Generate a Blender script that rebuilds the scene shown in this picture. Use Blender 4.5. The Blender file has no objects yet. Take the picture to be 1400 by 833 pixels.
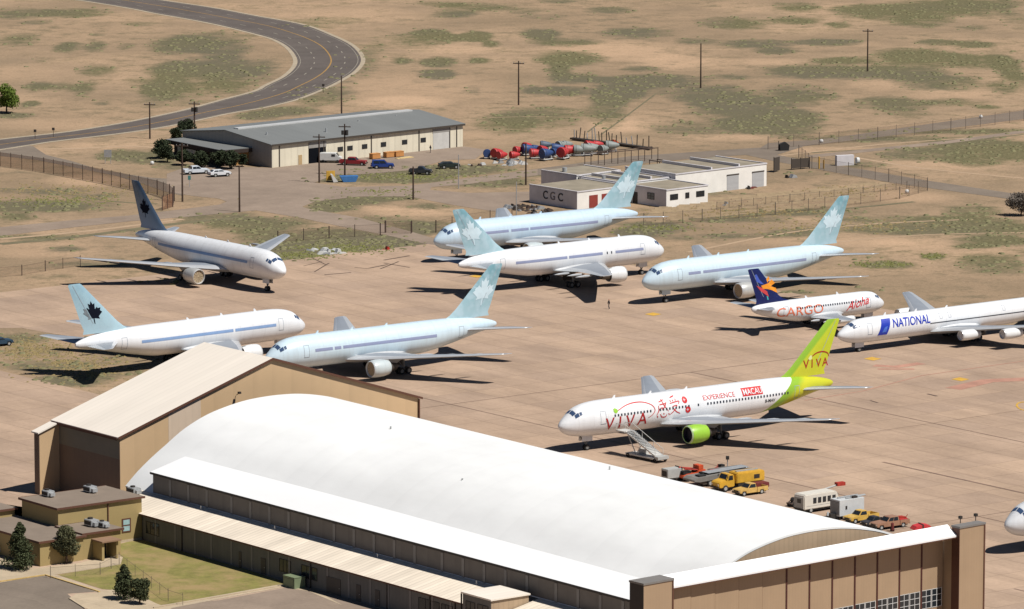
import bpy, bmesh, math, random
import numpy as np
from mathutils import Vector, Matrix
R = math.radians
rnd = random.Random(7)
scene = bpy.context.scene
# ------------------------------------------------------------------ camera, sky, sun, exposure
CF, CP, CH = 7439.5, 9.0595, 153.82          # focal length in px of a 1400 px wide frame, pitch down, height
cd = bpy.data.cameras.new('camera'); cam = bpy.data.objects.new('camera', cd); scene.collection.objects.link(cam)
cam.location = (0, 0, CH); cam.rotation_euler = (R(90 - CP), 0, 0)
cd.sensor_fit = 'HORIZONTAL'; cd.sensor_width = 36; cd.lens = CF / 1400 * 36
cd.clip_start = 5; cd.clip_end = 60000
scene.camera = cam
SUN = Vector((0.564, -0.323, 1.0)).normalized()
el = math.asin(SUN.z); az = math.atan2(SUN.x, SUN.y)
w = bpy.data.worlds.new('World'); scene.world = w; w.use_nodes = True
nt = w.node_tree; sky = nt.nodes.new('ShaderNodeTexSky'); sky.sky_type = 'NISHITA'; sky.sun_disc = False
sky.sun_elevation = el; sky.sun_rotation = az; sky.altitude = 1100; sky.dust_density = 0.1; sky.air_density = 0.6; sky.ozone_density = 1.5
nt.links.new(sky.outputs[0], nt.nodes['Background'].inputs[0]); nt.nodes['Background'].inputs[1].default_value = 0.05
sd = bpy.data.lights.new('sun', 'SUN'); so = bpy.data.objects.new('sun', sd); scene.collection.objects.link(so)
sd.energy = 5.0; sd.angle = R(0.53); sd.color = (1.0, 0.965, 0.915)
so.rotation_euler = SUN.to_track_quat('Z', 'Y').to_euler(); so.location = (300, 600, 400)
scene.view_settings.view_transform = 'Standard'; scene.view_settings.look = 'None'
scene.cycles.diffuse_bounces = 1
scene.view_settings.exposure = 0.08; scene.view_settings.gamma = 1; scene.view_settings.use_curve_mapping = False

# ------------------------------------------------------------------ helpers
cp, sp_ = math.cos(R(CP)), math.sin(R(CP))
def at(u, v, z=0.0):
    """ground (or height z) point seen at pixel u,v of the 1400 px photograph"""
    dx = (u - 700) / CF; dy = (416.5 - v) / CF
    d = Vector((dx, cp + sp_ * dy, -sp_ + cp * dy))
    k = (z - CH) / d.z
    return Vector((d.x * k, d.y * k, z))
def mat(name, col, rough=0.75, var=0.1, scale=0.4, metal=0.0, stripe=None, bump=0.0, fine=0.0, alpha=None, stretch=(1, 1, 1), spec=0.5):
    m = bpy.data.materials.new(name); m.use_nodes = True; n = m.node_tree; N = n.nodes; Lk = n.links.new
    b = N['Principled BSDF']; b.inputs['Roughness'].default_value = rough; b.inputs['Metallic'].default_value = metal
    b.inputs['Specular IOR Level'].default_value = spec
    tc = N.new('ShaderNodeTexCoord'); mp = N.new('ShaderNodeMapping'); mp.inputs['Scale'].default_value = stretch
    Lk(tc.outputs['Object'], mp.inputs[0])
    ns = N.new('ShaderNodeTexNoise'); ns.inputs['Scale'].default_value = scale; ns.inputs['Detail'].default_value = 6; ns.inputs['Roughness'].default_value = 0.65
    Lk(mp.outputs[0], ns.inputs['Vector'])
    mr = N.new('ShaderNodeMapRange'); mr.inputs[1].default_value = 0.3; mr.inputs[2].default_value = 0.7
    mr.inputs[3].default_value = 1 - var; mr.inputs[4].default_value = 1 + var * 0.6; Lk(ns.outputs[0], mr.inputs[0])
    fac = mr.outputs[0]
    if stripe:
        ax, per, amt = stripe
        sx = N.new('ShaderNodeSeparateXYZ'); Lk(tc.outputs['Object'], sx.inputs[0])
        mu = N.new('ShaderNodeMath'); mu.operation = 'MULTIPLY'; mu.inputs[1].default_value = 1 / per; Lk(sx.outputs[ax], mu.inputs[0])
        fr = N.new('ShaderNodeMath'); fr.operation = 'FRACT'; Lk(mu.outputs[0], fr.inputs[0])
        m2 = N.new('ShaderNodeMapRange'); m2.inputs[1].default_value = 0.0; m2.inputs[2].default_value = 0.35
        m2.inputs[3].default_value = 1 - amt; m2.inputs[4].default_value = 1; Lk(fr.outputs[0], m2.inputs[0])
        # each sheet keeps its own tone
        fl = N.new('ShaderNodeMath'); fl.operation = 'FLOOR'; Lk(mu.outputs[0], fl.inputs[0])
        wn = N.new('ShaderNodeTexWhiteNoise'); wn.noise_dimensions = '1D'; Lk(fl.outputs[0], wn.inputs['W'])
        m3 = N.new('ShaderNodeMapRange'); m3.inputs[3].default_value = 1 - amt * 0.6; m3.inputs[4].default_value = 1; Lk(wn.outputs[0], m3.inputs[0])
        a1 = N.new('ShaderNodeMath'); a1.operation = 'MULTIPLY'; Lk(m2.outputs[0], a1.inputs[0]); Lk(m3.outputs[0], a1.inputs[1])
        a2 = N.new('ShaderNodeMath'); a2.operation = 'MULTIPLY'; Lk(a1.outputs[0], a2.inputs[0]); Lk(fac, a2.inputs[1]); fac = a2.outputs[0]
    vm = N.new('ShaderNodeVectorMath'); vm.operation = 'SCALE'
    vm.inputs[0].default_value = col[:3]; Lk(fac, vm.inputs['Scale'])
    Lk(vm.outputs[0], b.inputs['Base Color'])
    if bump:
        bp = N.new('ShaderNodeBump'); bp.inputs['Strength'].default_value = bump; bp.inputs['Distance'].default_value = 0.1
        n2 = N.new('ShaderNodeTexNoise'); n2.inputs['Scale'].default_value = fine or 3; n2.inputs['Detail'].default_value = 4
        Lk(tc.outputs['Object'], n2.inputs['Vector']); Lk(n2.outputs[0], bp.inputs['Height']); Lk(bp.outputs[0], b.inputs['Normal'])
    if alpha is not None: b.inputs['Alpha'].default_value = alpha
    return m
class MB:
    def __init__(s): s.v = []; s.f = []; s.m = []
    def add(s, vs, fs, mi=0):
        k = len(s.v); s.v += [tuple(v) for v in vs]; s.f += [tuple(i + k for i in f) for f in fs]; s.m += [mi] * len(fs); return s
    def box(s, x0, x1, y0, y1, z0, z1, mi=0):
        return s.add([(x0,y0,z0),(x1,y0,z0),(x1,y1,z0),(x0,y1,z0),(x0,y0,z1),(x1,y0,z1),(x1,y1,z1),(x0,y1,z1)],
                     [(3,2,1,0),(4,5,6,7),(0,1,5,4),(1,2,6,5),(2,3,7,6),(3,0,4,7)], mi)
    def prism(s, pts, h0, h1, axis='y', mi=0):
        """pts: 2-D outline; axis y: pts=(x,z) extruded over y; axis x: pts=(y,z); axis z: pts=(x,y)"""
        n = len(pts)
        def P(p, h): return (p[0], h, p[1]) if axis == 'y' else ((h, p[0], p[1]) if axis == 'x' else (p[0], p[1], h))
        vs = [P(p, h0) for p in pts] + [P(p, h1) for p in pts]
        fs = [tuple(range(n)), tuple(reversed(range(n, 2 * n)))] + [(i, i + n, (i + 1) % n + n, (i + 1) % n) for i in range(n)]
        return s.add(vs, fs, mi)
    def tube(s, p0, p1, r0, r1=None, n=10, mi=0):
        r1 = r0 if r1 is None else r1; p0 = Vector(p0); p1 = Vector(p1); d = (p1 - p0).normalized()
        e = d.orthogonal().normalized(); g = d.cross(e)
        vs = [p0 + (e * math.cos(2*math.pi*i/n) + g * math.sin(2*math.pi*i/n)) * r0 for i in range(n)]
        vs += [p1 + (e * math.cos(2*math.pi*i/n) + g * math.sin(2*math.pi*i/n)) * r1 for i in range(n)]
        return s.add(vs, [(i, (i+1) % n, (i+1) % n + n, i + n) for i in range(n)] + [tuple(reversed(range(n))), tuple(range(n, 2*n))], mi)
    def rev(s, prof, o=(0,0,0), n=24, mi=0):
        """revolve (x,r) profile about the x axis through o"""
        k = len(prof); vs = []
        for x, r in prof:
            for i in range(n):
                t = 2*math.pi*i/n; vs.append((o[0] + x, o[1] + r*math.cos(t), o[2] + r*math.sin(t)))
        fs = [(j*n+i, j*n+(i+1) % n, (j+1)*n+(i+1) % n, (j+1)*n+i) for j in range(k-1) for i in range(n)]
        return s.add(vs, fs, mi)
    def build(s, name, mats, parent=None, smooth=False, bevel=0.0, loc=None, rz=None, angle=None):
        me = bpy.data.meshes.new(name); me.from_pydata(s.v, [], s.f)
        mats = mats if isinstance(mats, (list, tuple)) else [mats]
        for m in mats: me.materials.append(m)
        for p, mi in zip(me.polygons, s.m): p.material_index = mi
        bm = bmesh.new(); bm.from_mesh(me)
        bmesh.ops.recalc_face_normals(bm, faces=bm.faces)
        if bevel: bmesh.ops.bevel(bm, geom=[e for e in bm.edges if e.calc_face_angle(0) > 0.5], offset=bevel, segments=2, affect='EDGES', clamp_overlap=True)
        bm.to_mesh(me); bm.free()
        if smooth:
            for p in me.polygons: p.use_smooth = True
            me.set_sharp_from_angle(angle=R(angle or 40))
        o = bpy.data.objects.new(name, me); scene.collection.objects.link(o)
        if parent: o.parent = parent
        if loc is not None: o.location = loc
        if rz is not None: o.rotation_euler.z = rz
        return o
def tag(o, label=None, cat=None, group=None, kind=None):
    if label: o['label'] = label
    if cat: o['category'] = cat
    if group: o['group'] = group
    if kind: o['kind'] = kind
    return o
def root(name, label, cat, loc=(0,0,0), rz=0.0, group=None):
    o = bpy.data.objects.new(name, None); scene.collection.objects.link(o); o.location = loc; o.rotation_euler = (0,0,rz)
    o.empty_display_size = 1
    return tag(o, label, cat, group)
def dup(o, loc=None, rz=None, label=None, parent=None, mats=None):
    c = o.copy(); scene.collection.objects.link(c)
    if parent is not None: c.parent = parent
    if loc is not None: c.location = loc
    if rz is not None: c.rotation_euler.z = rz
    if label: c['label'] = label
    for ch in list(o.children): dup(ch, parent=c, mats=mats)
    if mats and c.type == 'MESH':
        for i, sl in enumerate(c.material_slots):
            if sl.material and sl.material.name in mats:
                sl.link = 'OBJECT'; sl.material = mats[sl.material.name]
    return c
def struct(o): o['kind'] = 'structure'; return o
PHI = R(37.6)
A = Vector((math.sin(PHI), -math.cos(PHI), 0)); B = Vector((math.cos(PHI), math.sin(PHI), 0))
O = Vector((-52.54, 753.96, 0))
def ST(s, t, z=0): return O + A*s + B*t + Vector((0, 0, z))
RZ = PHI - math.pi/2
# ------------------------------------------------------------------ ground
def hx(r, g, b):
    f = lambda c: (c/255/12.92) if c <= 10 else ((c/255+.055)/1.055)**2.4
    return (f(r), f(g), f(b))
# grass and bare patches: pixel u, v, half-width, half-height, strength (grass) ; second list: bright sand
GR = [(30,18,50,8,.8),(105,17,45,7,.8),(25,55,28,9,.75),(48,31,26,3,.7),(92,65,20,8,1),(130,64,16,7,1),(172,64,14,5,.7),(190,33,28,3,.6),(133,48,12,2,.7),
 (250,62,48,12,1.1),(310,68,34,12,.8),(300,92,70,13,.9),(235,95,30,10,.8),(225,122,30,15,.8),(130,97,28,8,.8),(50,118,18,7,.9),(85,119,28,6,.8),(116,122,16,12,.8),(42,142,13,4,1),
 (250,118,70,26,.6),(330,110,45,18,.6),(20,158,30,4,.9),(290,52,60,9,.5),(140,140,14,4,.5),(55,82,10,4,.6),(30,88,12,4,.4),
 (440,130,45,12,.9),(390,152,40,7,.9),(480,90,30,30,.35),(350,158,30,6,.9),(430,30,60,8,.4),(510,75,16,22,.4),
 (590,45,26,5,1.1),(612,52,18,5,1),(650,50,22,7,1.2),(672,60,14,5,1),(550,84,13,5,1),(600,85,26,7,1.1),(598,102,26,7,1.1),(655,83,15,4,1),(575,50,40,12,.4),(645,122,12,6,.5),(560,60,60,12,.25),
 (600,5,40,4,.6),(650,10,60,6,.7),(620,20,30,5,.8),(720,15,30,4,.5),(745,23,34,4,.5),(835,14,34,5,.8),(760,2,24,3,.7),
 (740,47,26,7,1.2),(770,58,50,5,1),(780,80,48,10,1.2),(765,96,18,10,1.1),(790,107,40,7,1.1),(870,45,48,8,.9),(900,110,60,9,1),(860,118,45,14,.9),(875,95,26,4,.9),(1000,32,46,9,1.0),(1030,60,55,6,.9),(950,56,28,5,.8),
 (770,125,40,7,.9),(725,122,14,5,.8),(830,150,26,24,.9),(845,130,34,12,.8),(970,130,60,14,1),(1020,150,70,18,1),(740,160,60,15,.8),(690,170,40,14,.7),(950,175,80,10,.7),(1000,105,40,4,.7),(1020,170,40,8,.8),
 (1090,9,30,7,.8),(1200,16,60,10,1.0),(1290,12,80,12,1.0),(1350,5,60,6,.8),(1085,28,36,6,.9),(1145,34,18,4,.8),(1260,30,45,8,.9),(1330,38,25,4,.6),(1135,58,44,5,1.1),(1280,58,30,4,.9),(1330,61,30,5,.9),(1060,70,30,5,.8),(1150,83,42,5,1.1),
 (1250,75,60,9,1),(1330,84,60,10,.9),(1110,98,70,9,1.1),(1180,100,50,10,.9),(1240,95,50,14,.8),(1280,112,60,12,.8),(1380,95,20,25,.9),(1090,130,50,14,.8),(1220,142,50,9,.9),(1300,140,40,6,.7),(1080,160,50,9,1),(1060,172,60,14,1),(1240,155,40,6,.6),(1350,147,20,3,1),
 (1390,25,20,15,.5),(1370,120,20,8,.7),(1340,200,70,12,1),(1260,212,60,10,.8),(1390,210,40,14,.7),(1330,220,40,8,.9),(1180,190,120,5,.9),(1300,180,120,4,.9),
 (1180,225,40,5,.6),(1120,290,60,6,.9),(1050,290,60,5,.9),(1200,300,110,5,.7),(1240,310,90,5,.7),(1330,290,40,10,.8),(1350,310,70,12,1),(1290,300,40,6,.6),(1370,330,60,7,1.1),(1330,337,30,3,1.2),(1276,351,16,4,1.3),(1209,362,42,5,1.1),(1360,362,50,14,.8),(1180,350,30,6,.4),
 (1090,318,40,5,.8),(1160,315,60,3,.6),(1250,318,60,4,.7),(900,310,50,8,.9),(860,318,30,5,.8),(960,325,60,4,.5),(1030,322,60,4,.7),(1100,330,30,3,.5),(1000,300,70,5,.9),(1090,345,20,3,.5),
 (30,283,70,9,1),(100,282,60,8,.8),(60,262,60,5,.6),(130,268,50,4,.6),(20,298,30,6,.9),(160,212,30,8,1),(210,215,40,10,.9),(240,228,30,6,.6),(60,325,60,4,.7),(200,318,40,4,.6),(90,340,30,4,.7),(300,300,60,8,.8),(380,305,50,8,.8),(120,362,80,3,.4),(230,385,40,4,.8),
 (410,338,60,14,1.2),(470,330,60,12,1.1),(520,335,60,8,1.1),(400,352,40,5,1.2),(450,318,50,6,.9),(360,325,40,12,.9),(330,310,50,8,.7),(540,330,30,8,1),
 (480,275,60,6,1),(540,270,40,4,1),(590,282,30,4,.8),(450,285,40,6,1),(560,312,30,10,.7),(520,300,50,5,.7),(590,310,30,10,.6),
 (500,240,60,10,1),(580,236,70,9,1),(640,232,60,7,1),(660,252,60,5,.9),(740,238,40,4,.8),(700,246,30,4,.8),(560,246,60,5,.9),(440,246,26,4,.7),
 (30,462,50,7,.8),(60,500,60,8,.7),(100,520,50,8,.8),(30,480,60,10,.4),(160,500,60,15,.4),(180,470,60,20,.5),
 (150,590,10,5,.3),(880,318,40,6,.9),(1090,400,30,3,.9),(1180,395,30,4,.4),(1100,238,30,3,.8),(980,265,40,3,.5)]
SD = [(560,120,120,20,.6),(840,70,90,12,.9),(930,85,60,10,.9),(550,140,60,8,.9),(620,68,60,6,.8),(30,100,80,12,.4),(80,170,90,8,.5),(470,20,90,10,.5),(1300,128,60,8,.7),(1200,115,40,10,.6),(1050,85,50,5,.7),(850,172,40,8,.8),
 (860,170,60,12,.5),(1150,60,60,4,.4),(1280,225,80,8,.7),(1180,260,60,6,.6),(1250,270,60,7,.7),(1150,330,120,7,.7),(1250,335,60,8,.6),(1130,300,60,3,.8),(130,247,60,8,.8),(60,335,90,4,.5),(230,300,60,4,.6),(1050,188,100,5,.7),(640,185,30,5,.5),(1130,205,80,4,.7),(570,290,60,6,.9),(520,285,30,4,.7),
 (130,200,50,5,.8),(200,195,50,5,.6),(60,345,80,8,.6),(380,325,20,5,.5)]
def ground():
    def axis(lo, hi, st, far):
        a = list(np.arange(lo, hi + .01, st)); d = st
        while a[-1] < far: d *= 1.45; a.append(a[-1] + d)
        d = st
        while a[0] > -far: d *= 1.45; a.insert(0, a[0] - d)
        return np.array(a)
    xs = axis(-175, 175, 1.4, 30000); ys = axis(690, 1760, 1.9, 30000)
    X, Y = np.meshgrid(xs, ys); X = X.ravel(); Y = Y.ravel(); n = len(X)
    g = np.zeros(n); s = np.zeros(n)
    def acc(lst, arr):
        for u, v, ru, rv, st in lst:
            c = at(u, v); p = at(u + ru, v); q = at(u, v + rv); q2 = at(u, v - rv)
            rx = abs(p.x - c.x); ry = abs(q2.y - q.y)/2
            d = ((X - c.x)/rx)**2 + ((Y - c.y)/ry)**2
            arr += st * np.clip(1.25 - d*0.75, 0, 1.1) * (d < 1.8)
    acc(GR, g); acc(SD, s)
    me = bpy.data.meshes.new('ground')
    nx, ny = len(xs), len(ys)
    co = np.zeros((n, 3)); co[:, 0] = X; co[:, 1] = Y; co[:, 2] = 0
    i = np.arange(nx-1); j = np.arange(ny-1); I, J = np.meshgrid(i, j); k = (J*nx + I).ravel()
    f = np.stack([k, k+1, k+1+nx, k+nx], 1)
    me.vertices.add(n); me.vertices.foreach_set('co', co.ravel())
    me.loops.add(len(f)*4); me.loops.foreach_set('vertex_index', f.ravel())
    me.polygons.add(len(f)); me.polygons.foreach_set('loop_start', np.arange(len(f))*4)
    me.update()
    for nm, arr in (('grass', g), ('sand', s)):
        at_ = me.attributes.new(nm, 'FLOAT', 'POINT'); at_.data.foreach_set('value', arr.astype(np.float32))
    m = bpy.data.materials.new('desert_ground'); m.use_nodes = True; N = m.node_tree.nodes; Lk = m.node_tree.links.new
    b = N['Principled BSDF']; b.inputs['Roughness'].default_value = 0.95; b.inputs['Specular IOR Level'].default_value = 0.1
    tc = N.new('ShaderNodeTexCoord')
    def noise(sc, det=5, ro=.6, vec=None):
        x = N.new('ShaderNodeTexNoise'); x.inputs['Scale'].default_value = sc; x.inputs['Detail'].default_value = det; x.inputs['Roughness'].default_value = ro
        Lk(vec or tc.outputs['Object'], x.inputs['Vector']); return x.outputs[0]
    def rng(x, a, b_, c=0, d=1):
        r_ = N.new('ShaderNodeMapRange'); r_.inputs[1].default_value = a; r_.inputs[2].default_value = b_; r_.inputs[3].default_value = c; r_.inputs[4].default_value = d; Lk(x, r_.inputs[0]); return r_.outputs[0]
    def mth(op, x, y):
        k_ = N.new('ShaderNodeMath'); k_.operation = op
        for q_, i_ in ((x, 0), (y, 1)):
            if isinstance(q_, (int, float)): k_.inputs[i_].default_value = q_
            else: Lk(q_, k_.inputs[i_])
        return k_.outputs[0]
    def mix(f_, c1, c2):
        k_ = N.new('ShaderNodeMix'); k_.data_type = 'RGBA'
        if isinstance(f_, float): k_.inputs[0].default_value = f_
        else: Lk(f_, k_.inputs[0])
        for q_, i_ in ((c1, 6), (c2, 7)):
            if isinstance(q_, tuple): k_.inputs[i_].default_value = (*q_, 1)
            else: Lk(q_, k_.inputs[i_])
        return k_.outputs[2]
    ga = N.new('ShaderNodeAttribute'); ga.attribute_name = 'grass'; sa = N.new('ShaderNodeAttribute'); sa.attribute_name = 'sand'
    n1 = noise(.03, 9, .66); n2 = noise(.16, 7, .75); n3 = noise(1.2, 4, .7); n4 = noise(.012, 4, .5)
    base = mix(rng(n1, .35, .65), hx(144,124,101), hx(176,148,120))
    base = mix(rng(n4, .38, .62, 0, .5), base, hx(128,111,88)); base = mix(rng(n2, .5, .72, 0, .55), base, hx(116,102,80))
    base = mix(mth('MULTIPLY', sa.outputs['Fac'], .8), base, hx(184,154,125))
    gv = mth('ADD', mth('MULTIPLY', ga.outputs['Fac'], 1.35), rng(n1, .3, .7, -.7, .45)); gv = mth('ADD', gv, rng(n2, .3, .7, -.6, .6))
    gm = rng(gv, .0, 1.15, 0, .9)
    spar = mth('MULTIPLY', rng(n2, .48, .64), rng(n1, .42, .58)); gm = mth('MAXIMUM', gm, mth('MULTIPLY', spar, .55))
    gcol = mix(rng(n3, .35, .65), hx(82,84,58), hx(112,106,76)); gcol = mix(rng(n4, .4, .6), gcol, hx(98,94,76))
    col = mix(gm, base, gcol)
    spk = mth('MULTIPLY', rng(noise(.75, 3, .7), .6, .68), rng(n1, .38, .6)); col = mix(mth('MULTIPLY', spk, .5), col, hx(88,84,62))
    spl = rng(noise(.5, 4, .6), .64, .72, 0, .35); col = mix(spl, col, hx(184,158,131))
    sc = N.new('ShaderNodeVectorMath'); sc.operation = 'MULTIPLY'; Lk(col, sc.inputs[0])
    fn = rng(n3, .3, .7, .86, 1.12); cb = N.new('ShaderNodeCombineXYZ'); [Lk(fn, cb.inputs[i_]) for i_ in range(3)]
    Lk(cb.outputs[0], sc.inputs[1]); Lk(sc.outputs[0], b.inputs['Base Color'])
    bp = N.new('ShaderNodeBump'); bp.inputs['Strength'].default_value = .5; bp.inputs['Distance'].default_value = .3; Lk(n3, bp.inputs['Height']); Lk(bp.outputs[0], b.inputs['Normal'])
    me.materials.append(m)
    o = bpy.data.objects.new('ground', me); scene.collection.objects.link(o); struct(o)
ground()
def sheet(name, pts, m, z, world=False):
    P = [Vector(p).to_3d() if world else at(*p) for p in pts]
    c = sum(P, Vector())/len(P)
    inv = Matrix.Rotation(-RZ, 3, 'Z')
    vs = [inv @ (p - c) for p in P]
    mb = MB(); mb.add([(v.x, v.y, 0) for v in vs], [tuple(range(len(vs)))])
    o = mb.build(name, m, loc=(c.x, c.y, z), rz=RZ)
    if o.data.polygons[0].normal.z < 0: o.data.flip_normals()
    bm = bmesh.new(); bm.from_mesh(o.data); bmesh.ops.triangulate(bm, faces=bm.faces); bm.to_mesh(o.data); bm.free()
    return struct(o)
def paved(name, c1, c2, slab=7.6, joint=.55, stain=.25, streak=True, jw=.012, offs=0):
    """concrete in slabs (object x runs along the hangar axis) with joints, per-slab tone and wind streaks"""
    m = bpy.data.materials.new(name); m.use_nodes = True; N = m.node_tree.nodes; Lk = m.node_tree.links.new
    b = N['Principled BSDF']; b.inputs['Roughness'].default_value = .9; b.inputs['Specular IOR Level'].default_value = .2
    tc = N.new('ShaderNodeTexCoord')
    br = N.new('ShaderNodeTexBrick'); br.offset = 0; br.inputs['Scale'].default_value = 1
    br.inputs['Brick Width'].default_value = slab; br.inputs['Row Height'].default_value = slab; br.inputs['Mortar Size'].default_value = slab*jw; br.inputs['Mortar Smooth'].default_value = .6
    br.inputs['Color1'].default_value = (*c1, 1); br.inputs['Color2'].default_value = (*c2, 1)
    br.inputs['Mortar'].default_value = (*[x*joint for x in c1], 1); br.inputs['Bias'].default_value = 0
    Lk(tc.outputs['Object'], br.inputs['Vector'])
    mp = N.new('ShaderNodeMapping'); mp.inputs['Scale'].default_value = (.25, 1.0, 1) if streak else (1, 1, 1); mp.inputs['Rotation'].default_value = (0, 0, R(18))
    Lk(tc.outputs['Object'], mp.inputs[0])
    cur = br.outputs[0]
    for scl, det, lo, hi, vec in ((.05, 7, 1-stain*.8, 1+stain*.45, tc.outputs['Object']), (.16, 8, 1-stain, 1+stain*.4, mp.outputs[0]), (1.6, 5, .93, 1.05, tc.outputs['Object'])):
        ns = N.new('ShaderNodeTexNoise'); ns.inputs['Scale'].default_value = scl; ns.inputs['Detail'].default_value = det; ns.inputs['Roughness'].default_value = .65; Lk(vec, ns.inputs['Vector'])
        mr = N.new('ShaderNodeMapRange'); mr.inputs[1].default_value = .32; mr.inputs[2].default_value = .68; mr.inputs[3].default_value = lo; mr.inputs[4].default_value = hi; Lk(ns.outputs[0], mr.inputs[0])
        vm = N.new('ShaderNodeVectorMath'); vm.operation = 'SCALE'; Lk(cur, vm.inputs[0]); Lk(mr.outputs[0], vm.inputs['Scale']); cur = vm.outputs[0]
    if streak:                                                     # oil drips and rubber
        ns = N.new('ShaderNodeTexNoise'); ns.inputs['Scale'].default_value = .11; ns.inputs['Detail'].default_value = 9; ns.inputs['Roughness'].default_value = .8; Lk(tc.outputs['Object'], ns.inputs['Vector'])
        mr = N.new('ShaderNodeMapRange'); mr.inputs[1].default_value = .6; mr.inputs[2].default_value = .74; mr.inputs[3].default_value = 1; mr.inputs[4].default_value = .72; Lk(ns.outputs[0], mr.inputs[0])
        vm = N.new('ShaderNodeVectorMath'); vm.operation = 'SCALE'; Lk(cur, vm.inputs[0]); Lk(mr.outputs[0], vm.inputs['Scale']); cur = vm.outputs[0]
    Lk(cur, b.inputs['Base Color']); return m
M_apron = paved('apron_concrete', hx(181,155,132), hx(171,147,127), joint=.7, stain=.2, jw=.016)
M_apron2 = paved('old_apron', hx(186,161,138), hx(178,154,133), joint=.8, stain=.16)
M_road = paved('worn_asphalt', hx(128,116,103), hx(124,112,100), slab=30, joint=.92, stain=.14, streak=False, jw=.004)
M_lot = paved('dusty_asphalt', hx(148,131,116), hx(143,127,112), slab=24, joint=.94, stain=.16, streak=False, jw=.004)
M_hwy = paved('highway_asphalt', hx(100,92,86), hx(97,89,84), slab=60, joint=.92, stain=.16, streak=False, jw=.002)
M_walk = paved('sidewalk_concrete', hx(186,168,142), hx(178,161,136), slab=3, joint=.85, stain=.12, streak=False)
M_shoulder = mat('gravel_shoulder', hx(166,152,130), .95, .2, .5)
M_yel = mat('yellow_paint', hx(205,160,60), .8, .25, .8)
M_yel2 = mat('faded_yellow_paint', hx(160,124,68), .85, .25, .8)
M_red = mat('faded_red_paint', hx(178,132,112), .85, .3, .3)
M_whitep = mat('road_white_paint', hx(150,142,128), .85, .3, .8)
M_tar = mat('tar_seal', hx(96,78,66), .8, .3, .5)
M_tar2 = mat('old_tar_seal', hx(128,104,88), .8, .3, .5)
# main ramp: corner near (655,326), b edge to the left, a edge to the right
def line_pt(p, d, k): return (p[0] + d[0]*k, p[1] + d[1]*k)
c0 = at(655, 326); e_left = at(0, 400); e_right = at(1400, 456)
dl = (e_left - c0).normalized(); dr = (e_right - c0).normalized()
# the left edge has the grass island cut into it
isl = [(0,449),(30,448.5),(63,455),(110,462),(170,474),(230,484),(275,500),(235,540),(200,556),(160,546.5),(128.6,538),(0,507)]
W = [c0, e_left, c0 + dl*400]
W2 = [at(0,449) + dl*290] + [at(*p) for p in isl] + [at(0,507) + dl*290]
far_left_bottom = ST(-420, -60); near = [ST(-420, -330), ST(30, -330), ST(400, -330), ST(500, 400)]
pts = [c0, c0 + dl*400] + [at(0,449)+dl*290] + [at(*p) for p in isl] + [at(0,507)+dl*290] + [ST(-300,-75), ST(-14,-16), ST(-14, 4), ST(118, 4), ST(121,-12), ST(145, -16), ST(620, -16), c0 + dr*700]
sheet('apron', [p.to_2d() for p in pts], M_apron, .02, world=True)
def ribbon(name, pts, wid, m, z, px=True, taper=None):
    P = [at(*p) if px else Vector(p).to_3d() for p in pts]; L_ = []; R_ = []
    for i, p in enumerate(P):
        d = (P[min(i+1, len(P)-1)] - P[max(i-1, 0)]).normalized(); n = Vector((-d.y, d.x, 0))
        ww = wid[i] if isinstance(wid, (list, tuple)) else wid
        L_.append(p + n*ww/2); R_.append(p - n*ww/2)
    k = len(P); mb = MB(); c = P[0]
    mb.add([(q.x-c.x, q.y-c.y, 0) for q in L_ + R_], [(i, i+1, i+1+k, i+k) for i in range(k-1)])
    o = mb.build(name, m, loc=(c.x, c.y, z)); 
    if o.data.polygons[0].normal.z < 0: o.data.flip_normals()
    return struct(o)
def smooth_px(pts, n=6):
    out = []; P = [Vector(p) for p in pts]
    for i in range(len(P)-1):
        p0 = P[max(i-1,0)]; p1 = P[i]; p2 = P[i+1]; p3 = P[min(i+2, len(P)-1)]
        for k in range(n):
            t = k/n; out.append(tuple(.5*((2*p1)+(p2-p0)*t+(2*p0-5*p1+4*p2-p3)*t*t+(3*p1-p0-3*p2+p3)*t*t*t)))
    out.append(tuple(P[-1])); return out
def band(name, outer, inner, m, z, n=60):
    def rs(l):
        P = [at(*p) for p in smooth_px(l)]; d = [0]
        for i in range(1, len(P)): d.append(d[-1] + (P[i]-P[i-1]).length)
        tt = np.linspace(0, d[-1], n); return [Vector((np.interp(t, d, [p.x for p in P]), np.interp(t, d, [p.y for p in P]), 0)) for t in tt]
    a, b = rs(outer), rs(inner); c = a[0]; mb = MB()
    mb.add([(q.x-c.x, q.y-c.y, 0) for q in a + b], [(i, i+1, i+1+n, i+n) for i in range(n-1)])
    o = mb.build(name, m, loc=(c.x, c.y, z))
    if o.data.polygons[0].normal.z < 0: o.data.flip_normals()
    return struct(o), a, b
OUT = [(-40,-75),(60,-38),(150,-12),(217,0),(290,11),(350,22.3),(413,34),(451,48),(481,63),(494,81),(486,96),(468.5,108),(443,121),(400,137.5),(350,149),(315,154.5),(267,165),(222,174),(176,181),(128,187),(76,193),(30,200),(-60,214)]
INN = [(-140,-60),(-40,-28),(60,-6),(111,0.5),(176.5,11),(217,19),(252,25),(303,35),(350,46.7),(375,54),(395,65.5),(406,81),(403,93),(388,106),(365,117),(350,125),(303,137.5),(252,151),(176.5,167),(101,179.5),(50,185.5),(0,191),(-90,202)]
def resample(l, n):
    P = [Vector((p[0], p[1], 0)) for p in l]
    return P
_, ao, ai = band('highway', OUT, INN, M_hwy, .03, 90)
def interp_line(f): return [(ao[i]*(1-f) + ai[i]*f) for i in range(len(ao))]
def wribbon(name, P, wid, m, z, seg=None):
    return ribbon(name, [p.to_2d() for p in P], wid, m, z, px=False)
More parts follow.
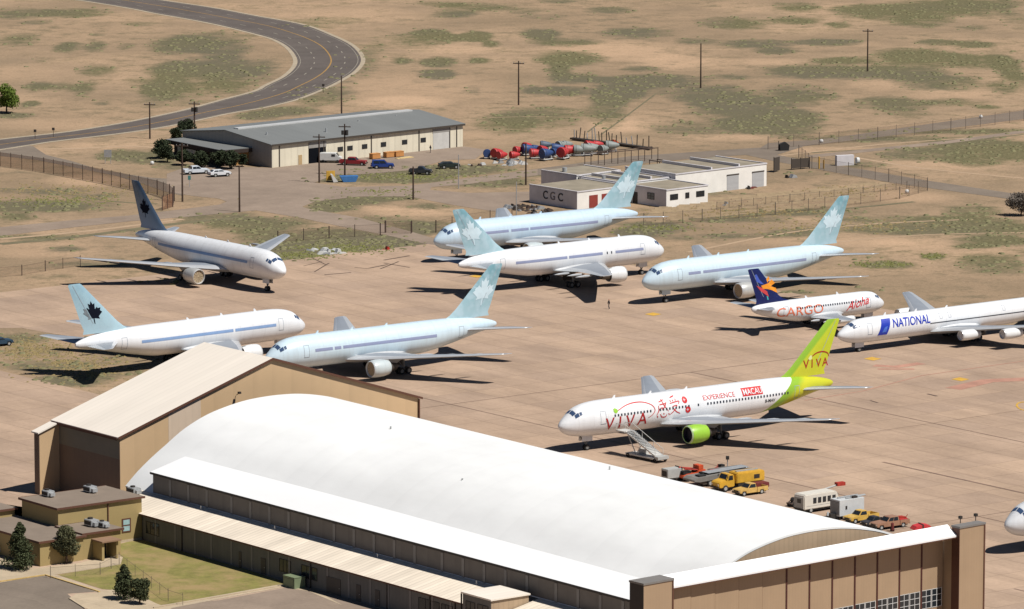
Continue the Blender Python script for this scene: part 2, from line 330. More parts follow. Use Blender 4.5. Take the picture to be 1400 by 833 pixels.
for f, wd, nm, mm in ((-.03, 1.1, 'road_shoulder', M_shoulder), (1.03, 1.1, 'road_shoulder', M_shoulder)):
    wribbon(nm, interp_line(f), wd, mm, .035)
wribbon('road_marking', [a for a in interp_line(.47)], .35, M_yel2, .045)
wribbon('road_marking', interp_line(.05), .16, M_whitep, .045); wribbon('road_marking', interp_line(.95), .16, M_whitep, .045)
for f in (.25, .73):
    L2 = interp_line(f); mbk = MB(); c = L2[0]
    for i in range(4, 70, 2):
        p, q = L2[i], L2[i] + (L2[i+1]-L2[i])*.6; d = (q-p).normalized(); n = Vector((-d.y, d.x, 0))*.13
        mbk.add([p-c+n, q-c+n, q-c-n, p-c-n], [(0,1,2,3)])
    o = mbk.build('road_marking', M_whitep, loc=(c.x, c.y, .05)); struct(o)
# frontage road, lot, side roads
sheet('access_road', [(-60,203),(0,198),(45,200),(63,212),(100,221),(135,232),(170,238),(205,243),(250,246),(262,252),(250,268),(225,262),(190,250),(160,241),(101,229),(50,219),(0,213.5),(-60,205)], M_road, .024)
sheet('parking_lot', [(228,238),(262,226),(300,228),(372,230),(500,215),(634,200.5),(665,205),(650,218),(610,219),(560,233),(505,238),(455,240),(430,250),(470,256),(560,254),(700,236),(735,231),(735,240),(640,252),(590,256),(588,260),(640,264),(735,262),(735,270),(680,290),(640,284),(600,277),(560,269),(490,269),(430,276),(413,283),(423,286),(491,298),(562,317),(596,327),(620,334),(600,336),(578,333),(524,321),(471,311),(410,298),(350,288),(252,297),(176,303),(101,311),(0,323),(-60,330),(-60,318),(0,311),(101,301),(176,295),(252,286),(300,280),(310,276),(300,272),(262,268),(228,262)], M_lot, .028)
sheet('side_road', [(735,231),(860,214),(950,208),(1040,202),(1050,196),(1130,190),(1400,151),(1500,140),(1500,152),(1400,163),(1200,188),(1100,200),(1062,212),(1108,221),(1180,232),(1260,246),(1400,267),(1500,283),(1500,294),(1400,275),(1230,252),(1130,234),(1060,221),(1020,212),(960,216),(800,231),(735,240)], M_road, .026)
sheet('dirt_track', [(1100,213),(1300,192),(1400,178),(1500,168),(1500,172),(1400,182),(1300,196),(1110,216)], M_lot, .02)
M_trk = mat('track_soil', hx(172,146,118), .95, .15, .4); M_trk2 = mat('weedy_track', hx(110,102,76), .95, .3, .3)
for pts, wd, mm in (([(822,184),(852,162),(880,141),(897,128)],.5,M_trk2),([(803,181),(833,158),(861,138)],.5,M_trk2),([(1060,214),(1200,198),(1330,188),(1420,176)],1.0,M_trk),([(1110,209),(1250,200),(1400,184)],1.2,M_trk2),
  ([(940,345),(1080,318),(1200,306),(1330,300)],1.0,M_trk),([(1000,360),(1120,335),(1250,322),(1400,318)],.8,M_trk),([(0,334),(120,322),(250,305),(330,298)],2.6,M_trk2),([(0,327),(120,316),(250,300)],1.6,M_trk),([(0,258),(70,262),(150,275),(215,279)],1.2,M_trk2),([(1150,212),(1260,230),(1400,244)],1.2,M_trk),([(500,200),(560,175),(700,160),(900,165)],.5,M_trk),([(930,300),(1060,292),(1160,285),(1250,276)],1.5,M_trk2),([(240,205),(180,200),(110,203),(60,204)],1.6,M_trk)):
    ribbon('dirt_track', smooth_px(pts, 8), wd, mm, .012)
# foreground left: parking area, sidewalks, lawn
lawn = mat('lawn_grass', hx(126,120,62), .95, .3, .5, bump=.6, fine=2.5)
N_ = lawn.node_tree.nodes; b_ = N_['Principled BSDF']; src = b_.inputs['Base Color'].links[0].from_socket   # worn brown areas
nz_ = N_.new('ShaderNodeTexNoise'); nz_.inputs['Scale'].default_value = .14; nz_.inputs['Detail'].default_value = 7; nz_.inputs['Roughness'].default_value = .7
tc_ = N_.new('ShaderNodeTexCoord'); mr_ = N_.new('ShaderNodeMapRange'); mr_.inputs[1].default_value = .44; mr_.inputs[2].default_value = .62; mx_ = N_.new('ShaderNodeMix'); mx_.data_type = 'RGBA'; mx_.inputs[7].default_value = (*hx(150,128,86), 1)
K_ = lawn.node_tree.links.new; K_(tc_.outputs['Object'], nz_.inputs['Vector']); K_(nz_.outputs[0], mr_.inputs[0]); K_(mr_.outputs[0], mx_.inputs[0]); K_(src, mx_.inputs[6]); K_(mx_.outputs[2], b_.inputs['Base Color'])
M_dry = mat('dry_soil', hx(142,122,88), .95, .2, .3)
sheet('yard_soil', [ST(-14,-16).to_2d(), ST(-300,-75).to_2d(), ST(-300,-330).to_2d(), ST(300,-330).to_2d(), ST(145,-16).to_2d(), ST(121,-12).to_2d(), ST(118,4).to_2d(), ST(-14,4).to_2d()], M_apron2, .012, world=True)
sheet('street', [(0,792),(60,785),(115,833),(130,845),(-60,845),(-60,800)], M_road, .022)
sheet('car_park', [(0,797),(-60,790),(-60,800),(0,812),(50,822),(90,845),(130,845),(92,812),(137,809),(75,789)], M_road, .026)
sheet('car_park', [(218,830),(300,821),(395,803),(432,801),(520,833),(560,860),(150,860)], M_lot, .026)
sheet('sidewalk', [(-60,767),(0,763),(45,778),(110,770),(150,758),(168,762),(165,772),(75,786),(140,808),(170,805),(215,826),(235,833),(250,845),(140,845),(95,818),(105,812),(135,811),(62,786),(0,797),(-60,800)], M_walk, .034)
sheet('lawn', [(189,738),(240,746),(349,783),(412,803),(385,799),(300,818),(215,828),(178,808),(140,806),(78,786),(150,775),(165,765),(163,744)], lawn, .03)
sheet('sidewalk', [(205,831),(385,799),(420,808),(470,829),(440,812),(405,806),(388,803),(212,836)], M_walk, .037)
def kerb(name, pts, wd=.25, h=.13, m=None):
    P = [at(*p) for p in pts]; mb = MB(); c = P[0]
    for p, q in zip(P[:-1], P[1:]):
        d = (q-p).normalized(); n = Vector((-d.y, d.x, 0))*wd/2; vs = [p-c+n, q-c+n, q-c-n, p-c-n]
        mb.add([(v.x, v.y, 0) for v in vs] + [(v.x, v.y, h) for v in vs], [(4,5,6,7),(0,1,5,4),(1,2,6,5),(2,3,7,6),(3,0,4,7)])
    return struct(mb.build(name, m or M_walk, loc=(c.x, c.y, .03)))
kerb('kerb', [(-60,802),(0,796),(62,787),(136,810)], m=mat('yellow_kerb', hx(190,160,100), .9, .2, 1))
kerb('kerb', [(95,819),(117,833)]); kerb('kerb', [(210,832),(390,801)])
# ramp marks
for u, v in ((893,430),(1193,491),(1313,519),(652,378)):
    c = at(u, v); struct(MB().add([(-1.5,0,0),(0,-1.9,0),(1.5,0,0),(0,1.9,0)], [(0,1,2,3)]).build('apron_marking', M_yel, loc=(c.x, c.y, .05)))
c = at(1402, 556); mb = MB()
for i in range(24):
    t0, t1 = i*math.pi/12, (i+1)*math.pi/12
    mb.add([(1.5*math.cos(t0),4.2*math.sin(t0),0),(1.5*math.cos(t1),4.2*math.sin(t1),0),(1.2*math.cos(t1),3.6*math.sin(t1),0),(1.2*math.cos(t0),3.6*math.sin(t0),0)], [(0,1,2,3)])
struct(mb.build('apron_marking', M_yel, loc=(c.x, c.y, .05)))
for pts, wd in (([(1100,548),(1180,535),(1260,514),(1400,494),(1480,482)], .35), ([(1195,500),(1225,502),(1260,497)], 2.2), ([(1303,532),(1350,521),(1400,519),(1450,517)], 3.2), ([(1200,505),(1250,505)], 1.2)):
    ribbon('apron_marking', pts, wd, M_red, .042)
for pts, wd in (([(525,356),(560,350)], .45), ([(520,368),(545,358)], .3), ([(444,376),(480,373)], .4), ([(450,360),(430,372)], .25), ([(525,360),(560,366)], .3), ([(1268,539),(1281,542)], .4), ([(1190,548),(1200,551)], .3), ([(505,367),(530,362)], .4), ([(415,364),(440,358)], .2), ([(485,366),(505,368)], .2), ([(425,352),(445,362)], .2)):
    ribbon('tar_patch', pts, wd*1.2, M_tar, .046)
for a0, t0, a1, t1, wd in ((20,122,150,122,.35),(60,105,220,105,.2),(-60,150,120,150,.2),(40,190,240,190,.25),(-40,80,60,80,.15),(-70,100,40,100,.18),(60,60,60,260,.12),(0,70,0,190,.1),(100,75,240,75,.22),(10,170,210,170,.16),(120,60,120,240,.12),(-60,60,-60,190,.12)):
    p, q = ST(a0, t0), ST(a1, t1); ribbon('tar_joint', [p.to_2d(), ((p+q)/2 + Vector((.2,.1,0))).to_2d(), q.to_2d()], wd*1.5, M_tar2, .04, px=False)

# ------------------------------------------------------------------ hangar with the arched roof (object x = along the hangar, y = across)
M_white = mat('white_membrane', (.84, .84, .82), .55, .11, .07, stretch=(.5, 1, 1), stripe=(0, 6.2, .022))
M_white2 = mat('white_flat_roof', (.84, .84, .83), .55, .04, .1, stretch=(.4, 1, 1))
M_tan = mat('tan_siding', hx(176,150,120), .6, .05, .3, stripe=(1, 1.0, .07))
M_tanx = mat('tan_siding_end', hx(176,152,124), .6, .08, .3, stripe=(1, .8, .12))
M_tanp = mat('tan_door_panel', hx(164,139,111), .6, .07, .2, stripe=(1, .5, .04))
M_gyw = mat('grey_siding', hx(112,106,100), .75, .12, .4, stripe=(0, 3.0, .1))
M_gys = mat('grey_steel_siding', hx(106,104,100), .7, .12, .4, stripe=(0, .8, .1))
M_pil = mat('light_pilaster', hx(128,124,120), .7, .1, .5)
M_trim = mat('brown_trim', hx(92,58,42), .7, .1, .5)
M_dark = mat('dark_trim', hx(48,42,38), .7, .1, .5)
M_corr = mat('corrugated_roof', hx(238,224,204), .6, .14, .25, stripe=(0, .92, .22), stretch=(1, .3, 1))
M_croof = mat('cream_roof', hx(232,222,208), .6, .07, .12, stripe=(0, 1.3, .05), stretch=(1.5, .12, 1))
M_grav = mat('gravel_roof', hx(128,114,100), .9, .12, .3, bump=.3)
M_off = mat('office_wall', hx(158,138,92), .8, .06, .3)
M_glass = mat('window_glass', (.02, .025, .03), .15, .1, 1)
M_wfr = mat('white_frame', (.6, .6, .58), .6, .1, 1)
M_gal = mat('galvanised_metal', (.42, .43, .43), .45, .15, 1.5, metal=.3)
M_door = mat('steel_door', hx(70,64,60), .6, .1, 1)
hg = root('aircraft_hangar', 'huge white barrel roofed hangar with tall tan sliding doors at its right end', 'hangar', O, RZ)
prof = [(25.5,5.1),(23.5,6.9),(21,8.75),(18.5,10.35),(16,11.95),(13.5,13.15),(11,14.05),(8.5,14.65),(6,15.1),(3.5,15.38),(0,15.5)]
TC = 31.3
arc = [(TC - d, z) for d, z in prof] + [(TC + d, z) for d, z in prof[-2::-1]]
arcs = []
for i in range(len(arc)-1):                                      # finer curve
    p0 = Vector(arc[max(i-1,0)]); p1 = Vector(arc[i]); p2 = Vector(arc[i+1]); p3 = Vector(arc[min(i+2,len(arc)-1)])
    for k in range(3):
        t = k/3; arcs.append(tuple(.5*((2*p1)+(p2-p0)*t+(2*p0-5*p1+4*p2-p3)*t*t+(3*p1-p0-3*p2+p3)*t*t*t)))
arcs.append(arc[-1]); S0, S1 = -12.4, 110.8
mb = MB(); n = len(arcs); ss = list(np.linspace(S0, S1, 30))
TCs = lambda s_: 31.5 - 1.6*(s_+12.4)/123.2 - TC
AX = lambda s_, t: t + TCs(s_)*max(0, 1-(abs(t-TC)/25.5)**3)
vs = [(s_, AX(s_, t), z) for s_ in ss for t, z in arcs]; fs = [(i*n+j, i*n+j+1, (i+1)*n+j+1, (i+1)*n+j) for i in range(len(ss)-1) for j in range(n-1)]
mb.add(vs, fs)
mb.add([(s_, AX(s_, TC+(t-TC)*.995), z-.25) for s_ in ss for t, z in arcs], fs)
rim = lambda s_: ([(s_, AX(s_, t), z) for t, z in arcs] + [(s_, AX(s_, TC+(t-TC)*.995), z-.25) for t, z in arcs], [(j, j+1, n+j+1, n+j) for j in range(n-1)])
mb.add(*rim(S0)); mb.add(*rim(S1))
mb.build('arched_roof', M_white, hg, smooth=True, angle=30)
for s_, nm in ((S1-.2, 'end_wall'), (S0+.2, 'end_wall')):
    MB().prism([(AX(s_, TC+(t-TC)*.997), z-.1) for t, z in arcs] + [(TC+25.3, 0), (TC-25.3, 0)], s_-.15, s_+.15, 'x').build(nm, M_tanx, hg)
# clerestory block with its near-flat white roof
mb = MB().prism([(5.9,4.7),(5.9,8.0),(13.0,9.55),(13.0,4.7)], -5.4, 114.5, 'x')
mb.build('clerestory_wall', M_gyw, hg)
MB().prism([(5.55,7.98),(5.55,8.22),(11.6,9.75),(11.6,9.5)], -5.6, 114.55, 'x').build('clerestory_roof', M_white2, hg)
MB().box(-5.6, 114.5, 5.5, 5.56, 7.9, 8.2).build('fascia', M_dark, hg)
x = -1.0; k = 0
while x < 111:
    MB().box(x-.28, x+.28, 5.83, 5.88, 4.9, 7.7).build('pilaster', M_pil, hg); x += 4.6 if k % 5 != 2 else 6.1; k += 1
# lean-to annex
mb = MB().prism([(0,0),(0,3.75),(5.85,5.0),(5.85,0)], .65, 110.5, 'x'); mb.build('annex_wall', M_gys, hg)
mb = MB().prism([(-.45,3.72),(-.45,3.86),(5.82,5.16),(5.82,5.02)], -9.5, 78.0, 'x').prism([(-.45,3.72),(-.45,3.86),(5.82,5.16),(5.82,5.02)], 84.4, 115, 'x')
mb.build('annex_roof', M_corr, hg)
MB().prism([(.45,0),(.45,3.7),(5.8,4.9),(5.8,0)], -9.3, .6, 'x').build('annex_wall', M_gys, hg)
MB().box(.6, 78, -.52, -.46, 3.66, 3.86).build('gutter', M_trim, hg)
for x in (10.6, 41.5, 59, 68.5, 74): MB().box(x-.1, x+.1, -.12, -.003, 0, 3.7).build('downpipe', M_dark, hg)
for i in range(16):
    x = 4 + i*4.6 + (i % 3)*.3
    MB().box(x-.2, x+.2, -.05, -.004, .1, 3.5).build('pilaster', M_pil, hg)
def window(parent, s0, s1, z0, z1, y, cols=2, rows=1, gm=None, fm=None, ax='x'):
    f_ = MB(); g_ = MB()
    def bx(m_, a0, a1, d0, d1, q0, q1): m_.box(a0, a1, d0, d1, q0, q1) if ax == 'x' else m_.box(d0, d1, a0, a1, q0, q1)
    sg = -1 if y <= 0 or ax == 'x' else 1
    yy = sorted((y + sg*.004, y + sg*.06)); gy = sorted((y + sg*.006, y + sg*.03))
    if ax == 'y': yy = sorted((y + .004, y + .06)); gy = sorted((y + .006, y + .03))
    bx(g_, s0+.05, s1-.05, gy[0], gy[1], z0+.05, z1-.05)
    for i in range(cols+1):
        c_ = s0 + (s1-s0)*i/cols; bx(f_, c_-.045, c_+.045, yy[0], yy[1], z0, z1)
    for i in range(rows+1):
        c_ = z0 + (z1-z0)*i/rows; bx(f_, s0, s1, yy[0]+.002, yy[1]-.004, c_-.04, c_+.04)
    o_ = f_.build('window', fm or M_dark, parent); g_.build('pane', gm or M_glass, o_); return o_
for s0, s1 in ((1.6,4.8),(34.2,36.8),(39.4,43.0),(66.0,70.5),(71,73.4)): window(hg, s0, s1, 1.2, 2.9, 0, 3)
def simple_door(parent, s0, s1, z1, y, m=None, ax='x'):
    o_ = MB().box(s0, s1, y-.07, y-.005, 0, z1).build('door', m or M_door, parent) if ax == 'x' else MB().box(y+.005, y+.07, s0, s1, 0, z1).build('door', m or M_door, parent)
    (MB().box(s1-.25, s1-.12, y-.13, y-.072, 1.0, 1.08) if ax == 'x' else MB().box(y+.072, y+.13, s1-.25, s1-.12, 1.0, 1.08)).build('door_handle', M_gal, o_)
for s0, s1 in ((29.8,30.9),(45.2,48.4),(52.0,53.0),(56.3,57.3),(24.5,25.1)): simple_door(hg, s0, s1, 2.3, 0)
# raised entrance box
MB().box(78.2, 84.2, -1.9, 4.2, 0, 5.75).build('entrance_block', M_tanx, hg)
MB().box(78.0, 84.45, -2.15, 4.3, 5.78, 5.98).build('entrance_roof', M_croof, hg)
MB().box(78.2, 84.2, -1.96, -1.905, .05, 5.7).build('entrance_cladding', M_gys, hg)
window(hg, 78.9, 80.8, 3.0, 4.9, -1.96, 2, 2); window(hg, 81.4, 83.6, 3.0, 4.9, -1.96, 2, 2)
MB().box(77.9, 78.0, -2.1, -1.9, 0, 5.7).build('downpipe', M_dark, hg)
# door towers, header and sliding doors
TZ = 13.72; before = set(scene.collection.objects)
for t0, t1, nm in ((-4.0, .9, 'door_tower'), (50.9, 55.5, 'door_tower')):
    d0 = 112.4 if t0 < 0 else 113.55; tw = MB().box(d0, 114.95, t0, t1, 0, TZ).build(nm, [M_tanp], hg)
    MB().box(111.8, 113.5, t0+.002, t1-.1, 0, 12.2).build('tower_back', M_tanp, tw) if t0 > 0 else None
    MB().box(d0-.1, 115.05, t0-.1, t1+.1, TZ+.003, TZ+.25).build('tower_cap', mat('tower_cap', hx(120,116,112), .7, .1, 1), tw)
    MB().box(d0, 114.96, t0-.055, t0-.003, 0, TZ).build('side_shade_sheet', M_dark if t0 < 0 else M_trim, tw)  # dark sheet paints the shade on the tower's left face
    MB().box(114.96, 115.02, t1-.18, t1+.05, 0, TZ).build('corner_trim', M_trim, tw)
MB().box(111.7, 112.7, 1.0, 50.85, 12.9, 13.6).build('header_beam', M_gal, hg)
MB().prism([(112.72,13.95),(114.5,12.8),(114.5,12.55),(112.72,12.55)], 1.0, 50.85, 'y').build('header_roof', M_white2, hg)
MB().box(114.2, 114.52, 1.0, 50.85, 12.42, 12.54).build('header_trim', M_trim, hg)
M_seal = mat('dark_red_seal', hx(74,34,26), .7); M_seal2 = mat('brown_seal', hx(112,84,60), .7); ND = 12; wd = (50.8-1.0)/ND
for i in range(ND):
    t0 = 1.0 + i*wd; off = 113.3 - .16*min(i, 4) + (-.12*(i-4) if i > 4 else 0)
    if i > 4: off = 112.66 - .22*(i-4) + .0
    off = 113.55 - .1*i if i <= 4 else 113.15 - .16*(i-4)
    pd = MB().box(off-.12, off, t0+.02, t0+wd-.02, 0.1, 12.5).build('door_panel', M_tanp, hg)
    MB().box(off-.15, off+(.22 if i > 4 else .05), t0-.06, t0+(.2 if i > 4 else .06), 0.1, 12.45).build('edge_seal', M_seal if i > 4 else M_seal2, pd)
    for j in range(2):
        a0 = t0 + .22 + j*(wd-.3)/2; a1 = a0 + (wd-.3)/2 - .16
        f_ = MB(); g_ = MB(); g_.box(off+.004, off+.02, a0, a1, 3.1, 5.5)
        for q in range(4): f_.box(off+.02, off+.05, a0, a1, 3.1+q*.8-.03, 3.1+q*.8+.03)
        for q in (0, .5, 1): f_.box(off+.018, off+.055, a0+(a1-a0)*q-.04, a0+(a1-a0)*q+.04, 3.05, 5.55)
        wo = f_.build('window', M_wfr, pd)
        g_.build('pane', M_glass, wo)
piv = Vector((112.95, 27, 0)); rot = Matrix.Rotation(R(2.6), 3, 'Z')
for o_ in set(scene.collection.objects) - before:
    if o_.parent is hg: o_.rotation_euler.z = R(2.6); l_ = piv + Vector((1.45,0,0)) - rot @ piv; o_.location = l_
# lights and vents on the hangar
for t_, z_ in ((52.6, TZ+.25), (55.3, TZ+.25)):
    L_ = MB().tube((113.6, t_, z_), (113.6, t_, z_+.6), .06).box(113.4, 113.8, t_-.2, t_+.2, z_+.6, z_+.95).build('obstruction_light', M_dark, hg)
for s_, d in ((62, 4), (98, 12), (20, -2), (50, -12)):
    zz = np.interp(TC+d, [p[0] for p in arcs], [p[1] for p in arcs]); MB().tube((s_, TC+d, zz-.1), (s_, TC+d, zz+.4), .12).build('roof_vent', M_gal, hg)
for s_ in (8, 26, 50, 72, 94): MB().tube((s_, 5.0, 4.9), (s_, 5.0, 5.5), .1).build('roof_vent', M_wfr, hg)
def ac_unit(parent, x, y, z, s=1.0, nm='rooftop_unit', top=None):
    if top is None:
        o_ = MB().box(x-1.1*s, x+1.1*s, y-.8*s, y+.8*s, z+.15, z+1.15*s).build(nm, M_gal, parent, bevel=.05)
        MB().tube((x-.4*s, y, z+1.15*s), (x-.4*s, y, z+1.4*s), .45*s, n=14).build('fan_guard', M_dark, o_)
        MB().box(x+1.1*s, x+1.7*s, y-.5*s, y+.5*s, z+.2, z+.85*s).build('duct', M_gal, o_)
        MB().box(x-1.0*s, x+1.0*s, y-.82*s, y-.805*s, z+.35*s, z+.95*s).build('louvre', M_dark, o_)
ac_unit(hg, -7.6, 4.1, 4.9, .8)
# ------------------------------------------------------------------ cream gabled hangar behind
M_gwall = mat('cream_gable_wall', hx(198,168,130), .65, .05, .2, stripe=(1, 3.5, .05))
M_gside = mat('shade_dark_side_wall', hx(120,100,84), .75, .08, .3, stripe=(0, 1.1, .05))  # shade of the left side put into a darker wall colour
gh = root('gabled_hangar', 'tall tan gabled hangar with cream metal roof behind the white arched roof', 'hangar', ST(-29, 37.1), RZ)
g0, g1, gy = -8.6, 8.8, 27.0; ez, rz_ = 10.6, 19.3
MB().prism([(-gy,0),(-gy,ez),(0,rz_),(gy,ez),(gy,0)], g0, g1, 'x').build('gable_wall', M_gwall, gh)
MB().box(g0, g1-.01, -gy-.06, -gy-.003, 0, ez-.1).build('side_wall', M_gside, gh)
MB().prism([(-18.5,3),(-18.5,13.1),(-12.8,14.9),(-12.8,3)], g1+.003, g1+.02, 'x').build('pale_panel', mat('pale_siding', hx(206,186,164), .6, .06, .3, stripe=(1, 1.2, .05)), gh)
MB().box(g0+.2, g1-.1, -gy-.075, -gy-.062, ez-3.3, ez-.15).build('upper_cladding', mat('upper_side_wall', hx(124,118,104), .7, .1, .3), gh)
for sg in (-1, 1):
    sl = (rz_-ez)/gy; e_ = gy + .5
    MB().prism([(sg*e_, ez-.5*sl), (sg*e_, ez-.5*sl+.2), (0, rz_+.2), (0, rz_)], g0-.3, g1+.3, 'x').build('roof', M_croof, gh)
    MB().prism([(sg*e_, ez-.5*sl-.12), (sg*e_, ez-.5*sl+.22), (0, rz_+.22), (0, rz_-.12)], g1+.3, g1+.38, 'x').build('rake_trim', M_trim, gh)
MB().box(g0, g1, -gy-.62, -gy-.52, ez-.45, ez-.05).build('eave_trim', M_trim, gh)
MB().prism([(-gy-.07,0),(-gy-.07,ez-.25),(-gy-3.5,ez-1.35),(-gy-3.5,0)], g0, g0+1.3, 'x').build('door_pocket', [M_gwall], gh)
MB().box(g0-.02, g0+1.28, -gy-3.58, -gy-3.503, 0, ez-1.35).build('pocket_side', M_gside, gh)  # dark sheet: the pocket's unlit side is in its colour
MB().prism([(-gy-.55,ez-.32),(-gy-.55,ez-.12),(-gy-3.9,ez-1.25),(-gy-3.9,ez-1.45)], g0-.3, g0+1.6, 'x').build('pocket_roof', M_croof, gh)
MB().box(g1+.06, g1+.3, gy-.15, gy+.03, 0, ez-.2).build('corner_trim', M_trim, gh)
MB().tube((g1+.1,-6.5,14.6),(g1+.9,-6.5,15.0),.05).box(g1+.7,g1+1.1,-6.7,-6.3,14.9,15.2).build('wall_light', M_dark, gh)
# ------------------------------------------------------------------ tan office building
ob = root('office_building', 'tan flat roofed office block with rooftop coolers at the left end of the arched hangar', 'building', ST(-4, -7), RZ)
def blk(parent, s0, s1, t0, t1, z, ov=.35, wm=None, rm=None, o=(-4,-7), sidem=None, z0=0):
    s0 -= o[0]; s1 -= o[0]; t0 -= o[1]; t1 -= o[1]
    wl = MB().box(s0, s1, t0, t1, z0, z).build('wall', wm or M_off, parent)
    rf = MB().box(s0-ov, s1+ov, t0-ov, t1+ov, z+.003, z+.16).build('roof', rm or M_grav, parent)
    MB().box(s1+ov, s1+ov+.05, t0-ov-.05, t1+ov, z-.1, z+.2).box(s0-ov, s1+ov, t0-ov-.05, t0-ov, z-.1, z+.2).box(s0-ov-.05,s0-ov,t0-ov,t1+ov,z-.1,z+.2).build('roof_edge', M_trim, rf)
    return rf
blk(ob, -9.0, .35, -13.9, .1, 6.1); blk(ob, -16, 7.3, -21.4, -14.3, 3.4); blk(ob, .7, 7.0, -14.1, -7.9, 3.6); blk(ob, -26, -10, -19, -14.5, 4.6)
def win2(parent, x, y0, y1, z0, z1):
    o_ = MB().box(x+.004, x+.06, y0, y1, z0, z1).build('window', M_trim, parent); gmm = mat('sky_glass', (.35,.5,.5), .2, .2, 3)
    MB().box(x+.062, x+.075, y0+.22, y1-.22, z0+.2, (z0+z1)/2-.1).build('pane', gmm, o_); MB().box(x+.062, x+.075, y0+.22, y1-.22, (z0+z1)/2+.1, z1-.2).build('pane', gmm, o_)
win2(ob, 4.36, 3.7, 5.2, 1.4, 3.4)
MB().box(4.36, 4.5, 1.3, 1.45, 2.2, 5.9).build('downpipe', M_trim, ob)
MB().box(4.36, 4.44, 2.6, 7.0, 0, .35).build('plinth', M_walk, ob)
# entrance portal
MB().box(11.1, 13.4, -5.6, -5.2, .1, 2.6).build('portal_wall', M_off, ob); MB().box(11.1, 13.4, -3.2, -2.9, .1, 2.6).build('portal_wall', M_off, ob)
MB().box(11.0, 13.8, -5.8, -2.6, 2.603, 2.8).build('portal_roof', mat('portal_roof', hx(140,110,86), .8), ob); MB().box(11.02, 11.08, -5.0, -3.4, .1, 2.3).build('door', M_dark, ob)
for t_ in (-13, -11, -9.3): window(ob, 11.32, 11.34, 0, 0, 0) if False else None
for x, y, z, s_ in ((-3.6, -3.4, 6.25, .75), (-2.6, 3.0, 6.25, .8), (7.5, -3.4, 3.75, .85), (9.2, -2.6, 3.75, .7), (-6.5, -11.0, 3.55, .6)): ac_unit(ob, x, y, z, s_)
tag(MB().box(-1.3,1.3,-.9,.9,0,1.5).box(-1.34,1.34,-.94,.94,1.5,1.58).box(-1.1,1.1,-.93,-.9,.3,1.3).build('transformer_cabinet', mat('green_paint', hx(118,130,100), .6, .1, 1), loc=ST(39.6,-1.4), rz=RZ, bevel=.03), 'pale green metal cabinet on a pad against the annex wall', 'utility cabinet')
# ------------------------------------------------------------------ long grey warehouse far left
WP = R(41.2); wr = root('warehouse', 'long cream warehouse with a low grey metal roof beside the curving road', 'warehouse', at(372, 229.6), WP)
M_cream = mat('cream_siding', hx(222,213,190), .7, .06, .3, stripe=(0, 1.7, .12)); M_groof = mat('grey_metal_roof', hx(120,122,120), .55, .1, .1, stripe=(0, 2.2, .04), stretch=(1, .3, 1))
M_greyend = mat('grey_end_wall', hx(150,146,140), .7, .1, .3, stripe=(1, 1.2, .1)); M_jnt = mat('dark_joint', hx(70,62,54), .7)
wl_, wdp, we, wz = 53.6, 31.0, 4.9, 6.5
MB().prism([(0,0),(0,we),(wdp/2,wz),(wdp,we),(wdp,0)], 0, wl_, 'x').build('wall', M_cream, wr)
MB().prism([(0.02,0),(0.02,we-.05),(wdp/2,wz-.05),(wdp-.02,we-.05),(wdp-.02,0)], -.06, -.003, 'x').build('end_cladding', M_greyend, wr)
for y0, z0, y1, z1 in ((-.4,we,wdp/2,wz+.1),(wdp+.4,we,wdp/2,wz+.1)): MB().prism([(y0,z0),(y0,z0+.15),(y1,z1+.12),(y1,z1)], -.5, wl_+.5, 'x').build('roof', M_groof, wr)
MB().box(2.5, wl_-2, wdp/2-.8, wdp/2+.8, wz+.1, wz+.4).build('ridge_vent', mat('ridge_sheet', (.5,.5,.49), .5, .1, .3), wr)
MB().box(-.3, wl_+.3, -.5, -.41, we-.25, we+.15).build('gutter', M_jnt, wr)
for x in (2.0, 14.2, 27.5, 41.0, 49.8, 51.8): MB().box(x-.12, x+.12, -.1, -.003, 0, we).build('downpipe', M_jnt, wr)
MB().box(10.0, 17.0-2.2, -.05, -.003, 0, 4.3).build('opening_shade_panel', mat('painted_dark_interior', (.004,.005,.008), .9, spec=.1), wr); MB().box(10.0, 14.9, -.09, -.055, 3.3, 4.5).build('rolled_shutter', M_greyend, wr)  # flat black panel, darkness of the unlit interior painted on the wall
MB().box(45.0, 49.6, -.06, -.003, 0, 3.7).build('sliding_door', mat('white_door', hx(196,194,188), .6, .12, .8), wr); MB().box(44.9, 49.8, -.1, -.003, 3.7, 4.6).build('door_header', M_greyend, wr)
for x in (18.8, 21.5, 25.6, 30.9, 36.9, 42.2): o_ = MB().box(x-.75, x+.75, -.06, -.003, 1.9, 2.9).build('window', M_dark, wr); MB().box(x-.6, x+.6, -.075, -.062, 2.0, 2.8).build('pane', M_glass, o_)
MB().box(7.2, 8.2, -.06, -.003, 0, 2.1).build('door', mat('beige_door', hx(176,150,110), .7), wr)
for x, y in ((5, 8), (19, 5), (33, 11), (45, 12.5)): MB().tube((x, y, we+.4), (x, y, we+1.6), .2).build('roof_vent', M_gal, wr)
